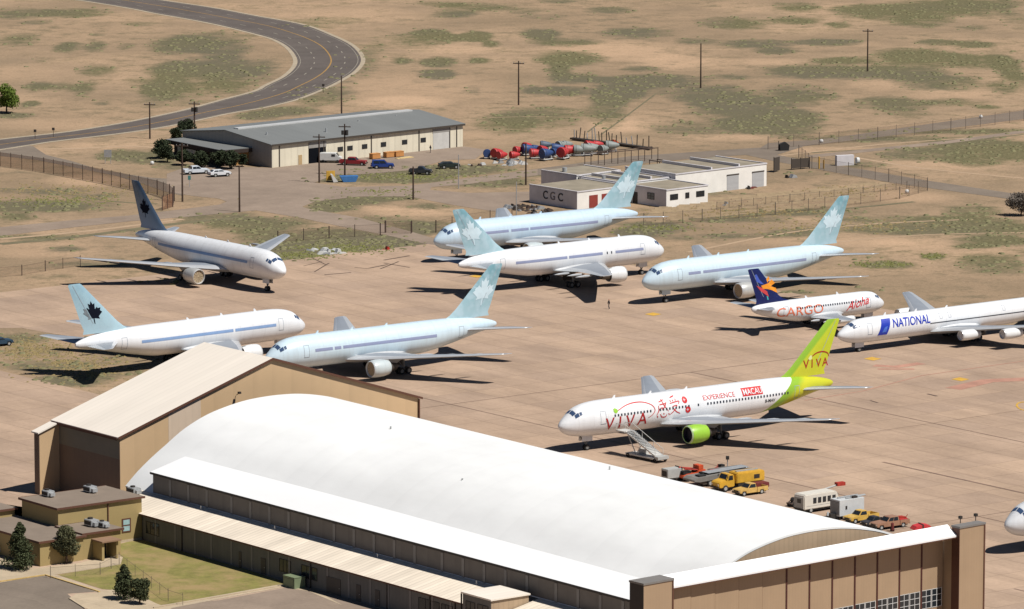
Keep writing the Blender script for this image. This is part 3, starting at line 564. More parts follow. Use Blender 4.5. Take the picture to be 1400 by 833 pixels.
# low dark annex at its left end
an = root('brick_annex', 'low dark building with a flat grey roof and wide eaves at the warehouse end', 'building', (at(304, 206, 3.6).x, at(304, 206, 3.6).y, 0), R(41.2-96))
M_dkw = mat('dark_brick', hx(54,42,36), .85, .15, .6); M_ochre = mat('ochre_brick', hx(176,132,78), .8, .12, .5)
MB().box(-21.5, -1.2, 1.2, 13.5, 0, 2.8).build('wall', M_dkw, an)
MB().box(-22.8, .2, -.4, 14.6, 2.803, 3.6).build('fascia', M_dkw, an); MB().box(-22.7, .1, -.3, 14.5, 3.603, 3.7).build('roof', M_groof, an)
MB().box(-1.15, -1.1, 4.2, 8.2, 0, 2.6).build('brick_panel', M_ochre, an)
MB().box(-20, -18.6, 1.13, 1.19, 1.2, 2.3).build('window', M_wfr, an); MB().box(-16.5, -12.6, 1.13, 1.19, 1.4, 2.2).build('window', M_wfr, an)
# ------------------------------------------------------------------ white workshop row (centre right)
CCo = Vector((13.547, 1085.506, 0)); CA = R(41-90)
M_wht = mat('white_block_wall', hx(232,228,220), .8, .09, .4); M_lav = mat('pale_grey_wall', hx(206,202,204), .8, .14, .4); M_rdoor = mat('red_door', hx(140,58,48), .7, .15, .8)  # grey wall tone is a little darker than the white, for left sides and parapets
M_wroof = mat('old_tar_roof', hx(144,134,116), .9, .25, .25)
def shop(lab, s0, s1, t0, t1, z, leftm=None, roofm=None):
    r_ = root('workshop', lab, 'workshop', CCo + Vector((math.cos(CA)*s1 - math.sin(CA)*t0, math.sin(CA)*s1 + math.cos(CA)*t0, 0)), CA)
    MB().box(s0-s1, 0, 0, t1-t0, 0, z).build('wall', M_wht, r_)
    MB().box(s0-s1+.3, -.3, .3, t1-t0-.3, z+.003, z+.06).build('roof', roofm or M_wroof, r_)
    MB().box(s0-s1-.1, .1, -.1, .25, z, z+.25).box(s0-s1-.1, .1, t1-t0-.25, t1-t0+.1, z, z+.25).box(-.25, .1, .25, t1-t0-.25, z, z+.2).build('parapet', M_lav, r_)
    MB().box(s0-s1, -.01, -.06, -.003, 0, z-.05).build('side_wall', leftm or M_lav, r_); return r_
r1 = shop('low white workshop with two red doors and large letters on its grey side', -15.2, -.6, 0, 14.2, 3.5)
for t_ in (3.2, 6.6): MB().box(.004, .07, t_, t_+2.3, .1, 2.6).build('door', M_rdoor, r1)
def flat_text(body, parent, nm, m, size, x, y, z, rot, ext=.03, shear=0, bold=0.0, sx=1.0):
    cu = bpy.data.curves.new(nm, 'FONT'); cu.body = body; cu.size = size; cu.extrude = ext; cu.shear = shear; cu.offset = bold; cu.align_x = 'CENTER'; cu.align_y = 'CENTER'
    to = bpy.data.objects.new(nm, cu); scene.collection.objects.link(to); dg = bpy.context.evaluated_depsgraph_get()
    me = bpy.data.meshes.new_from_object(to.evaluated_get(dg)); bpy.data.objects.remove(to)
    me.materials.clear(); me.materials.append(m)
    o_ = bpy.data.objects.new(nm, me); scene.collection.objects.link(o_); o_.parent = parent; o_.location = (x, y, z); o_.rotation_euler = rot; o_.scale.x = sx; return o_
M_blk = mat('black_paint', (.03,.03,.035), .7, .1, 1); M_fadel = mat('faded_letter', hx(118,112,112), .8, .1, 1)
for ch, s_, mm in (('C', -9.6, M_blk), ('G', -7.4, M_fadel), ('C', -5.0, M_blk)): flat_text(ch, r1, 'wall_letter', mm, 2.3, s_, -.1, 1.95, (R(90), 0, 0), bold=.035)
r2 = shop('white workshop with dark paired windows, the nearest to the ramp', -2.5, 9.2, 15.4, 26.8, 3.5)
for t0, t1 in ((1.0,3.1),(5.2,6.2),(8.2,10.4)): window(r2, t0, t1, 1.5, 2.6, 0, 2, 2, ax='y')
window(r2, -5.6, -3.6, 1.3, 2.6, -.06, 2, 2)
MB().box(-10, -8.6, -.12, -.063, 0, 2.3).build('door', M_dark, r2)
r3 = shop('long white workshop with two grey roller doors, right end of the row', -16.5, -1.2, 27.5, 53.2, 4.6)
for t_ in (14.4, 21.6): MB().box(.004, .06, t_, t_+3.3, 0, 3.1).build('roller_door', mat('roller_door', hx(176,176,176), .6, .05, 1, stripe=(2, .3, .1)), r3); MB().box(.062, .1, t_-.1, t_+3.4, 3.1, 3.35).build('door_header', M_jnt, r3)
for t_ in (10.2, 18.0): MB().box(-15.2, -.3, t_, t_+.35, 4.6, 5.25).build('parapet_wall', M_lav, r3)
r4 = shop('low grey workshop with a round roof vent, farthest back on the left of the row', -27.5, -16.5, 14, 26, 4.0)
r5 = shop('flat roofed workshop hidden between the white ones with a roof parapet', -16.2, -2.9, 14.5, 27.2, 3.8)
MB().box(-13.0, -1, 3, 3.4, 3.8, 4.4).build('parapet_wall', M_lav, r5); MB().box(-13.0, -1, 8.5, 8.9, 3.8, 4.4).build('parapet_wall', M_lav, r5)
MB().tube((-6, 2, 4.0), (-6, 2, 5.0), .5, n=14).build('roof_vent', M_gal, r4)
MB().tube((-7, 1, 3.8), (-7, 1, 4.6), .4, n=14).build('roof_vent', M_gal, r5)
M_rust = mat('rusty_steel', hx(82,66,58), .8, .25, 1.5)
def rack(lab, u, v, rz, n, L_=3.6, h=2.6):
    r_ = root('steel_frame', lab, 'steel frame', at(u, v), rz, 'rusty steel frames behind the white workshops')
    for sy in (0, 2.2):
        for i in range(n): MB().tube((i*L_, sy, 0), (i*L_, sy, h), .09, n=6).build('post', M_rust, r_)
        MB().box(-.1, (n-1)*L_+.1, sy-.08, sy+.08, h, h+.16).build('rail', M_rust, r_)
rack('rusty open steel frame behind the tail fin, the longer of two', 808, 228, R(36), 6); rack('rusty open steel frame right of the tail fin behind the workshop roof', 888, 235, R(-50), 5, 3.2, 2.4)

# ------------------------------------------------------------------ airliners (object x = minus the distance from the nose, y = left side, z = up)
def skin(name, base, tail=None, spots=None, rough=.35, var=.04, dirt=.12, aft=None):
    m = bpy.data.materials.new(name); m.use_nodes = True; N = m.node_tree.nodes; Lk = m.node_tree.links.new
    b = N['Principled BSDF']; b.inputs['Roughness'].default_value = rough; b.inputs['Coat Weight'].default_value = .15
    tc = N.new('ShaderNodeTexCoord'); sx = N.new('ShaderNodeSeparateXYZ'); Lk(tc.outputs['Object'], sx.inputs[0])
    def nz(sc, vec=None, det=5):
        x = N.new('ShaderNodeTexNoise'); x.inputs['Scale'].default_value = sc; x.inputs['Detail'].default_value = det; Lk(vec or tc.outputs['Object'], x.inputs['Vector']); return x.outputs[0]
    def rng(x, a, b_, c=0, d=1):
        r_ = N.new('ShaderNodeMapRange'); r_.inputs[1].default_value = a; r_.inputs[2].default_value = b_; r_.inputs[3].default_value = c; r_.inputs[4].default_value = d; Lk(x, r_.inputs[0]); return r_.outputs[0]
    def mth(op, x, y):
        k_ = N.new('ShaderNodeMath'); k_.operation = op
        for q_, i_ in ((x, 0), (y, 1)):
            if isinstance(q_, (int, float)): k_.inputs[i_].default_value = q_
            else: Lk(q_, k_.inputs[i_])
        return k_.outputs[0]
    def mix(f_, c1, c2):
        k_ = N.new('ShaderNodeMix'); k_.data_type = 'RGBA'
        if isinstance(f_, float): k_.inputs[0].default_value = f_
        else: Lk(f_, k_.inputs[0])
        for q_, i_ in ((c1, 6), (c2, 7)):
            if isinstance(q_, tuple): k_.inputs[i_].default_value = (*q_, 1)
            else: Lk(q_, k_.inputs[i_])
        return k_.outputs[2]
    mp = N.new('ShaderNodeMapping'); mp.inputs['Scale'].default_value = (1, 1, .15); Lk(tc.outputs['Object'], mp.inputs[0])
    col = mix(rng(nz(.35), .35, .65), tuple(c*(1-var) for c in base), base)
    col = mix(rng(nz(1.6, mp.outputs[0], 6), .45, .75, 0, dirt), col, tuple(c*.55 for c in hx(190,170,150)))
    fr = mth('FRACT', mth('MULTIPLY', sx.outputs[0], 1/2.55), 0); ln_ = mth('LESS_THAN', fr, .05)   # skin joints
    fz = mth('FRACT', mth('MULTIPLY', sx.outputs[2], 1/1.15), 0); ln_ = mth('MAXIMUM', ln_, mth('LESS_THAN', fz, .05))
    col = mix(mth('MULTIPLY', ln_, .13), col, tuple(c*.45 for c in base))
    if aft:                                                        # the painted tail: green edge then yellow
        edge, inner, A0 = aft
        t = mth('SUBTRACT', mth('MULTIPLY', sx.outputs[0], -1.0), mth('MULTIPLY', sx.outputs[2], 1.35))
        t = mth('ADD', t, mth('MULTIPLY', mth('MULTIPLY', sx.outputs[2], sx.outputs[2]), .0))
        col = mix(rng(t, A0-.03, A0+.03), col, edge); col = mix(rng(t, A0+1.6, A0+3.2), col, inner)
    Lk(col, b.inputs['Base Color']); return m
def fin_skin(name, low, high, pale=None, z0=8, z1=15, blotch=.35, green=None):
    m = bpy.data.materials.new(name); m.use_nodes = True; N = m.node_tree.nodes; Lk = m.node_tree.links.new
    b = N['Principled BSDF']; b.inputs['Roughness'].default_value = .4
    tc = N.new('ShaderNodeTexCoord'); sx = N.new('ShaderNodeSeparateXYZ'); Lk(tc.outputs['Object'], sx.inputs[0])
    mr = N.new('ShaderNodeMapRange'); mr.inputs[1].default_value = z0; mr.inputs[2].default_value = z1; Lk(sx.outputs[2], mr.inputs[0])
    mx = N.new('ShaderNodeMix'); mx.data_type = 'RGBA'; mx.inputs[6].default_value = (*low, 1); mx.inputs[7].default_value = (*high, 1); Lk(mr.outputs[0], mx.inputs[0])
    ns = N.new('ShaderNodeTexNoise'); ns.inputs['Scale'].default_value = .7; ns.inputs['Detail'].default_value = 6; Lk(tc.outputs['Object'], ns.inputs['Vector'])
    m2 = N.new('ShaderNodeMapRange'); m2.inputs[1].default_value = .42; m2.inputs[2].default_value = .6; m2.inputs[4].default_value = blotch; Lk(ns.outputs[0], m2.inputs[0])
    m3 = N.new('ShaderNodeMix'); m3.data_type = 'RGBA'; m3.inputs[7].default_value = (*(pale or low), 1); Lk(m2.outputs[0], m3.inputs[0]); Lk(mx.outputs[2], m3.inputs[6])
    out = m3.outputs[2]
    if green:                                                      # leading-edge band in a second colour, slanted with the fin
        col, A0, k0 = green
        mu = N.new('ShaderNodeMath'); mu.operation = 'MULTIPLY'; mu.inputs[1].default_value = k0; Lk(sx.outputs[2], mu.inputs[0])
        ad = N.new('ShaderNodeMath'); ad.operation = 'ADD'; Lk(sx.outputs[0], ad.inputs[0]); Lk(mu.outputs[0], ad.inputs[1])
        m4 = N.new('ShaderNodeMapRange'); m4.inputs[1].default_value = -A0-.25; m4.inputs[2].default_value = -A0+.25; Lk(ad.outputs[0], m4.inputs[0])
        m5 = N.new('ShaderNodeMix'); m5.data_type = 'RGBA'; m5.inputs[7].default_value = (*col, 1); Lk(m4.outputs[0], m5.inputs[0]); Lk(out, m5.inputs[6]); out = m5.outputs[2]
    Lk(out, b.inputs['Base Color']); return m
W767 = [(0,.12,4.25,4.0),(.15,.45,4.55,3.72),(.5,.85,4.95,3.35),(1,1.22,5.38,3.02),(1.6,1.56,5.85,2.74),(2.3,1.85,6.42,2.54),(3,2.06,6.85,2.42),(4,2.27,7.18,2.32),(5.2,2.42,7.42,2.24),(6.8,2.5,7.56,2.18),(9,2.515,7.6,2.16),(15,2.515,7.6,2.15),(24,2.515,7.6,2.15),
        (31,2.5,7.6,2.2),(33.5,2.42,7.58,2.5),(36,2.24,7.54,2.95),(38.5,1.98,7.44,3.45),(41,1.62,7.28,3.98),(43.5,1.16,7.0,4.5),(45.5,.74,6.6,4.85),(46.8,.42,6.2,5.1),(47.3,.2,5.95,5.35)]
W737 = [(0,.1,2.75,2.55),(.15,.38,3.0,2.3),(.5,.7,3.35,1.98),(1,1.0,3.72,1.7),(1.6,1.28,4.2,1.46),(2.2,1.5,4.62,1.32),(3,1.7,4.92,1.2),(4,1.83,5.06,1.14),(5.5,1.88,5.12,1.12),(12,1.88,5.12,1.12),(19,1.88,5.12,1.15),
        (21.5,1.8,5.12,1.5),(24,1.55,5.08,2.05),(26.5,1.15,4.98,2.7),(28.3,.7,4.8,3.25),(29.2,.35,4.6,3.7),(29.5,.15,4.4,3.95)]
WDC8 = [(0,.1,3.3,3.05),(.2,.42,3.6,2.75),(.7,.78,3.98,2.4),(1.4,1.12,4.4,2.1),(2.2,1.4,4.85,1.85),(3.1,1.62,5.3,1.68),(4.2,1.78,5.6,1.58),(6,1.86,5.74,1.52),(9,1.87,5.78,1.5),(30,1.87,5.78,1.5),(38,1.87,5.78,1.5),
        (43,1.75,5.78,1.9),(47,1.5,5.72,2.6),(51,1.05,5.6,3.4),(54.5,.55,5.3,4.1),(55.8,.2,5.0,4.6)]
class Fus:
    def __init__(s, prof):
        P = np.array(prof); aa = [];
        for i in range(len(P)-1): aa += list(np.linspace(P[i,0], P[i+1,0], 4)[:-1])
        aa.append(P[-1,0]); s.a = np.array(aa); d = np.gradient(P, P[:,0], axis=0)
        dl_ = np.diff(P, axis=0)/np.diff(P[:,0])[:,None]
        tg = np.zeros_like(P); tg[0] = dl_[0]; tg[-1] = dl_[-1]
        for i in range(1, len(P)-1): tg[i] = np.where(dl_[i-1]*dl_[i] > 0, 2*dl_[i-1]*dl_[i]/(dl_[i-1]+dl_[i]+1e-12), 0)
        out = []
        for a in s.a:
            i = min(max(np.searchsorted(P[:,0], a, 'right')-1, 0), len(P)-2); h = P[i+1,0]-P[i,0]; t = (a-P[i,0])/h
            h00, h10, h01, h11 = 2*t**3-3*t*t+1, t**3-2*t*t+t, -2*t**3+3*t*t, t**3-t*t
            out.append(h00*P[i]+h10*h*tg[i]+h01*P[i+1]+h11*h*tg[i+1])
        s.q = np.array(out)
    def sec(s, a): return [float(np.interp(a, s.a, s.q[:,k])) for k in (1, 2, 3)]
    def surf(s, a, z, side, off=.02):
        hw, tp, bt = s.sec(a); zc, hh = (tp+bt)/2, (tp-bt)/2
        t = max(-.999, min(.999, (z-zc)/hh)); y = hw*math.sqrt(1-t*t)
        n = Vector((0, y/hw**2, (z-zc)/hh**2)).normalized()
        return (-a, side*(y + n.y*off), z + n.z*off)
    def ang(s, a, th, side, off=.02):
        hw, tp, bt = s.sec(a); zc, hh = (tp+bt)/2, (tp-bt)/2
        return (-a - off*.4, side*(hw+off)*math.sin(th), zc+(hh+off)*math.cos(th))
    def mesh(s, N=36):
        mb = MB(); vs = []
        for a, (x, hw, tp, bt) in zip(s.a, s.q):
            zc, hh = (tp+bt)/2, (tp-bt)/2
            for i in range(N): t = 2*math.pi*i/N; vs.append((-a, hw*math.sin(t), zc+hh*math.cos(t)))
        k = len(s.a); mb.add(vs, [(j*N+i, j*N+(i+1) % N, (j+1)*N+(i+1) % N, (j+1)*N+i) for j in range(k-1) for i in range(N)] + [tuple(range(N)), tuple((k-1)*N+i for i in reversed(range(N)))])
        return mb
    def patch(s, a0, a1, z0, z1, side, off=.02, na=None, nz=4, slant=0):
        na = na or max(2, int(abs(a1-a0)/.8)+1); mb = MB()
        vs = [s.surf(a0+(a1-a0)*i/na + slant*(j/nz), z0+(z1-z0)*j/nz, side, off) for i in range(na+1) for j in range(nz+1)]
        mb.add(vs, [(i*(nz+1)+j, i*(nz+1)+j+1, (i+1)*(nz+1)+j+1, (i+1)*(nz+1)+j) for i in range(na) for j in range(nz)]); return mb
    def apatch(s, a0, a1, t0, t1, side, off=.02, n=5, sk=0):
        mb = MB(); vs = [s.ang(a0+(a1-a0)*i/n + sk*(j/n), t0+(t1-t0)*j/n, side, off) for i in range(n+1) for j in range(n+1)]
        mb.add(vs, [(i*(n+1)+j, i*(n+1)+j+1, (i+1)*(n+1)+j+1, (i+1)*(n+1)+j) for i in range(n) for j in range(n)]); return mb
    def ring(s, a0, a1, z0, z1, side, wd=.07):
        mb = MB()
        for q in ((a0,a1,z0,z0+wd),(a0,a1,z1-wd,z1),(a0,a0+wd,z0,z1),(a1-wd,a1,z0,z1)):
            p = s.patch(*q, side, .02, 2, 4); mb.add(p.v, p.f)
        return mb
def lettering(body, parent, nm, m, fn, size, shear=0, bold=.0, sx=1.0, outline=False):
    cu = bpy.data.curves.new(nm, 'FONT'); cu.body = body; cu.size = size; cu.shear = shear; cu.offset = bold; cu.resolution_u = 3
    to = bpy.data.objects.new(nm, cu); scene.collection.objects.link(to); dg = bpy.context.evaluated_depsgraph_get()
    me = bpy.data.meshes.new_from_object(to.evaluated_get(dg)); bpy.data.objects.remove(to)
    bm = bmesh.new(); bm.from_mesh(me); bmesh.ops.triangulate(bm, faces=bm.faces)
    for _ in range(4):
        es = [e for e in bm.edges if e.calc_length() > .3]
        if not es: break
        bmesh.ops.subdivide_edges(bm, edges=es, cuts=1, use_grid_fill=False); bmesh.ops.triangulate(bm, faces=[f for f in bm.faces if len(f.verts) > 3])
    xs_ = [v.co.x for v in bm.verts]; x0 = min(xs_)
    for v in bm.verts: v.co = Vector(fn((v.co.x - x0)*sx, v.co.y))
    bmesh.ops.recalc_face_normals(bm, faces=bm.faces); bm.to_mesh(me); bm.free(); me.materials.clear(); me.materials.append(m)
    o_ = bpy.data.objects.new(nm, me); scene.collection.objects.link(o_); o_.parent = parent; return o_
def poly_on(pts, parent, nm, m, fn, maxe=.35):
    bm = bmesh.new(); vs = [bm.verts.new((p[0], p[1], 0)) for p in pts]; bm.faces.new(vs); bmesh.ops.triangulate(bm, faces=bm.faces)
    for _ in range(4):
        es = [e for e in bm.edges if e.calc_length() > maxe]
        if not es: break
        bmesh.ops.subdivide_edges(bm, edges=es, cuts=1); bmesh.ops.triangulate(bm, faces=[f for f in bm.faces if len(f.verts) > 3])
    for v in bm.verts: v.co = Vector(fn(v.co.x, v.co.y))
    me = bpy.data.meshes.new(nm); bm.to_mesh(me); bm.free(); me.materials.append(m)
    o_ = bpy.data.objects.new(nm, me); scene.collection.objects.link(o_); o_.parent = parent; return o_
FOIL = [(1,.0),(.72,.30),(.45,.52),(.15,.50),(.04,.28),(0,0),(.04,-.22),(.15,-.36),(.45,-.36),(.72,-.16)]
def wing_mesh(secs, side, mats_split=True):
    """secs: (a_le, y, z, chord, thickness)"""
    mb = MB(); n = len(FOIL); vs = []
    for a, y, z, c, t in secs: vs += [(-(a + fx*c), side*y, z + fz*t) for fx, fz in FOIL]
    for j in range(len(secs)-1):
        for i in range(n):
            k = (i+1) % n; mi = 1 if (i in (1, 2) and mats_split) else (2 if i in (3,4,5) else 0)
            mb.add([], [(j*n+i, j*n+k, (j+1)*n+k, (j+1)*n+i)], 0); mb.m[-1] = mi
    mb.add([], [tuple(range(n)), tuple(reversed(range((len(secs)-1)*n, len(secs)*n)))]); mb.v = vs; return mb
def fin_mesh(secs):
    """secs: (a_le, z, chord, thickness)"""
    F = [(1,.0),(.7,.35),(.4,.5),(.12,.42),(0,0),(.12,-.42),(.4,-.5),(.7,-.35)]; n = 8; mb = MB()
    vs = []
    for a, z, c, t in secs: vs += [(-(a+fx*c), fz*t, z) for fx, fz in F]
    mb.add(vs, [(j*n+i, j*n+(i+1) % n, (j+1)*n+(i+1) % n, (j+1)*n+i) for j in range(len(secs)-1) for i in range(n)] + [tuple(range(n)), tuple(reversed(range((len(secs)-1)*n, len(secs)*n)))])
    return mb
def fin_y(secs, a, z):
    zz = [q[1] for q in secs]; a0, c, t = [float(np.interp(z, zz, [q[k] for q in secs])) for k in (0, 2, 3)]
    x = min(max((a-a0)/c, 0), 1); return t*float(np.interp(x, [0,.12,.4,.7,1], [0,.42,.5,.35,0]))
M_wing = mat('wing_grey', hx(168,172,176), .4, .06, .5); M_wing2 = mat('wing_panel_grey', hx(138,144,152), .5, .08, .5); M_slat = mat('bare_metal_edge', hx(200,202,204), .3, .06, 1, metal=.35)
M_tyre = mat('tyre_rubber', (.02,.02,.02), .85, .1, 3); M_strut = mat('gear_metal', hx(120,120,118), .5, .15, 3); M_cock = mat('cockpit_glass', (.045,.08,.16), .2, .15, 2)
M_winl = mat('cabin_glass', (.03,.035,.05), .2, .1, 2); M_fan = mat('fan_blades', hx(150,140,120), .5, .3, 3, metal=.3); M_dkfan = mat('dark_intake', (.012,.014,.03), .6, .2, 2)
M_pyl = mat('pylon_metal', hx(150,150,148), .45, .12, 1.5); M_hot = mat('exhaust_metal', hx(92,86,80), .45, .2, 2, metal=.5); M_seam = mat('panel_seam', hx(150,160,170), .6, .1, 1)
def wheel(parent, x, y, z, r, w_):
    mb = MB(); k = 18
    prof_ = [(-w_/2, r*.55), (-w_/2, r*.9), (-w_*.38, r), (w_*.38, r), (w_/2, r*.9), (w_/2, r*.55)]; vs = []
    for yy, rr in prof_:
        for i in range(k): t = 2*math.pi*i/k; vs.append((x + rr*math.cos(t), y + yy, z + rr*math.sin(t)))
    mb.add(vs, [(j*k+i, j*k+(i+1) % k, (j+1)*k+(i+1) % k, (j+1)*k+i) for j in range(5) for i in range(k)])
    o_ = mb.build('wheel', M_tyre, parent, smooth=True)
    hb = MB(); hb.tube((x, y-w_*.42, z), (x, y+w_*.42, z), r*.56, n=12); hb.build('rim', M_strut, o_) if False else None
    MB.add(mb, [], []); return o_
def rim(parent, x, y, z, r, w_): return MB().tube((x, y-w_*.44, z), (x, y+w_*.44, z), r*.56, n=12).build('rim', M_strut, parent)
def airliner(label, nose_at, heading, kind='wide', skinm=None, finm=None, stabm=None, band_=None, engm=None, coverm=None, group=None, engines=(1, -1), wings=(1, -1), gear=True, near=1, doors=True, bandspans=None, nosem=None):
    h = R(heading) ; rt = root('airliner', label, 'airliner', (nose_at[0], nose_at[1], 0), h, group)
    st = lambda a: a
    if kind == '300': st = lambda a: a + (3.1 if a > 12 else 0) + (3.33 if a > 28 else 0)
    if kind in ('wide', '300'):
        prof_ = [(st(p[0]), *p[1:]) for p in W767]; wo = 3.1 if kind == '300' else 0; to_ = 6.43 if kind == '300' else 0
        ws = [(14.9+wo,1.6,2.95,12.3,1.25),(16.6+wo,4.2,3.1,10.0,1.05),(19.3+wo,8.2,3.5,7.2,.75),(24.9+wo,16,4.35,4.7,.5),(30.4+wo,23.5,5.15,2.5,.28),(31.2+wo,23.85,5.2,1.5,.12)]
        hs = [(39.3+to_,.9,5.35,6.3,.6),(43.2+to_,5.5,5.85,4.0,.4),(46.2+to_,9.2,6.15,2.0,.2),(46.9+to_,9.4,6.17,1.1,.1)]
        fs_ = [(36.2+to_,7.2,9.6,.5),(37.6+to_,7.9,8.0,.6),(38.9+to_,8.9,7.2,.62),(45.9+to_,15.6,2.75,.3),(46.3+to_,15.85,2.2,.15)]
        eng = [(s_*7.9, 15.6+wo, 2.12, 1.36, 4.3) for s_ in engines]; ngx, mgx, mgy = 5.2, 24.7+wo, 4.65
        cw = (1.55, 2.45)
    elif kind == 'small':
        prof_ = W737
        ws = [(10.3,1.2,1.75,7.2,.8),(12.0,3.2,1.95,5.4,.6),(13.8,6.0,2.25,4.2,.45),(17.6,13.9,3.1,1.7,.2),(18.0,14.15,3.12,1.1,.1)]
        hs = [(24.9,.6,4.25,3.9,.35),(28.6,5.3,4.75,1.6,.15),(28.9,5.5,4.77,1.0,.08)]
        fs_ = [(20.6,4.95,8.0,.35),(22.6,5.5,5.9,.4),(23.6,6.2,5.0,.42),(27.9,11.1,2.5,.2),(28.1,11.28,2.1,.1)]
        eng = [(s_*4.85, 10.6, 1.45, .56, 5.6) for s_ in engines]; ngx, mgx, mgy = 3.8, 15.2, 2.6; cw = (1.35, 2.1)
    else:
        prof_ = WDC8
        ws = [(19.6,1.2,2.1,11.6,1.2),(21.4,4.0,2.45,9.6,1.0),(24.6,9.0,3.05,6.6,.75),(29.6,16.0,3.9,4.2,.5),(33.6,22.0,4.6,2.2,.25),(34.0,22.3,4.62,1.6,.12)]
        hs = [(46.8,.7,4.9,5.6,.5),(51.0,7.3,5.7,2.2,.2)]
        fs_ = [(42.0,5.5,10.0,.4),(43.5,5.9,8.6,.45),(44.6,6.5,7.6,.45),(51.6,12.6,3.2,.25),(52.0,12.9,2.6,.15)]
        eng = [(7.6*s_, 21.0, 2.15, .84, 5.2) for s_ in engines] + [(13.6*s_, 25.2, 2.75, .84, 5.2) for s_ in engines]; ngx, mgx, mgy = 4.6, 28.2, 3.2; cw = (1.9, 2.9)
    F_ = Fus(prof_); fo = F_.mesh().build('fuselage', skinm, rt, smooth=True, angle=60)
    # wing box fairing
    a0, a1 = ws[0][0]-1.6, ws[0][0]+ws[0][3]+1.6; hw, tp, bt = F_.sec((a0+a1)/2); mb = MB(); k = 14; N_ = 20; vs = []
    for i in range(k+1):
        a = a0+(a1-a0)*i/k; q = math.sin(math.pi*i/k)**.6
        for j in range(N_): t = 2*math.pi*j/N_; vs.append((-a, (hw*.75+.42*q*hw)*math.sin(t)*max(q,.05)**.4, bt+.95+1.25*max(q,.05)*math.cos(t)*(1 if math.cos(t) < 0 else .75)))
    mb.add(vs, [(j*N_+i, j*N_+(i+1) % N_, (j+1)*N_+(i+1) % N_, (j+1)*N_+i) for j in range(k) for i in range(N_)]).build('wing_fairing', skinm if kind == 'dc8' else mat('fairing', hx(186,188,190), .45, .1, .6), rt, smooth=True)
    # cockpit glazing
    c_0, c_1 = cw
    for sd_ in (1, -1):
        for (q0, q1, t0, t1) in ((c_0+.3, c_1-.05, R(2), R(36)), (c_0+.55, c_1+.3, R(38.5), R(57)), (c_1+.4, c_1+.8, R(41), R(56))):
            F_.apatch(q0, q1, t0, t1, sd_, .025, 5).build('cockpit_window', M_cock, fo)
    # doors outlines, window masks
    if doors:
        for sd_ in (1, -1):
            for a in ({'wide': (6.2, 38.2), '300': (6.2, 44.6), 'small': (4.3, 22.6), 'dc8': (5.2, 45)}[kind]):
                zz = {'small': (2.5, 4.3)}.get(kind, (4.25, 6.25)) if kind != 'dc8' else (3.1, 5.0)
                F_.ring(a, a+1.05, *zz, sd_).build('cabin_door', M_seam, fo)
    if band_:
        for sd_ in (1, -1):
            for q0, q1 in (bandspans or ((8.6, 12.4), (12.9, 15.0), (15.5, 36.2))):
                F_.patch(q0, q1, 5.02, 5.5, sd_, .018).build('window_mask', band_, fo)
    # wings
    for sd_ in wings:
        wg = wing_mesh(ws, sd_).build('wing', [M_wing, M_wing2, M_slat], rt, smooth=True, angle=50)
        for y in ({'small': (4.0, 8.5), 'dc8': ()}.get(kind, (5.8, 11.2, 16.2))):
            z = float(np.interp(y, [q[1] for q in ws], [q[2] for q in ws])); te = float(np.interp(y, [q[1] for q in ws], [q[0]+q[3] for q in ws])); L0 = 3.4 if kind != 'small' else 2.0
            MB().rev([(-L0, .02), (-L0*.7, .2), (-L0*.3, .26), (0, .18), (.7, .02)][::-1], (0,0,0), 10).build('flap_fairing', M_wing, wg, smooth=True).location = (-te+.0, sd_*y, z-.32)
        if kind != 'small':
            y = ws[-2][1]; MB().box(-(ws[-1][0]+1.6), -(ws[-1][0]), sd_*ws[-1][1]-.05, sd_*ws[-1][1]+.05, ws[-1][2]-.06, ws[-1][2]+.06).build('wingtip_light', M_slat, wg)
    for sd_ in (1, -1): wing_mesh(hs, sd_).build('horizontal_stabilizer', stabm or [M_wing, M_wing2, M_slat], rt, smooth=True, angle=50)
    fn_ = fin_mesh(fs_).build('tail_fin', finm or skinm, rt, smooth=True, angle=50)
    # rudder seam
    for sd_ in (1, -1):
        mb = MB(); q = []
        for z in np.linspace(fs_[2][1], fs_[-2][1], 8):
            a = float(np.interp(z, [p[1] for p in fs_], [p[0]+p[2]*.68 for p in fs_])); yy = fin_y(fs_, a, z)+.02; q += [(-a, sd_*yy, z), (-a-.09, sd_*(yy), z)]
        mb.add(q, [(2*i, 2*i+1, 2*i+3, 2*i+2) for i in range(7)]).build('rudder_seam', M_seam, fn_)
    # engines
    for ey, ea, ez_, er, L0 in eng:
        if kind in ('wide', '300'):
            pr = [(.95,er*.1),(.95,er*.86),(.35,er*.84),(.08,er*.88),(0,er*.94),(.08,er*1.0),(.5,er*1.06),(1.4,er*1.09),(2.4,er*1.05),(3.3,er*.92),(3.55,er*.86),(3.5,er*.78),(2.6,er*.76)]
            core = [(2.6,er*.74),(3.6,er*.6),(4.7,er*.5),(5.2,er*.42),(5.1,er*.38),(4.9,er*.36),(5.2,er*.3),(5.9,.03)]
        elif kind == 'small':
            pr = [(.5,.06),(.5,er*.8),(.1,er*.84),(0,er*.92),(.1,er*.98),(.8,er*1.06),(2.5,er*1.1),(4.2,er*1.06),(5.6,er*.86),(6.2,er*.8),(6.2,er*.72),(5.4,er*.7)]
            core = [(5.4,er*.5),(6.3,er*.3),(6.7,.03)]
        else:
            pr = [(.6,.06),(.6,er*.86),(.1,er*.88),(0,er*.94),(.1,er*1.0),(.8,er*1.08),(1.8,er*1.1),(3.0,er*1.04),(4.0,er*.92),(4.2,er*.86),(4.2,er*.78),(3.6,er*.76)]
            core = [(3.6,er*.72),(4.6,er*.58),(5.3,er*.44),(5.3,er*.38),(5.9,.03)]
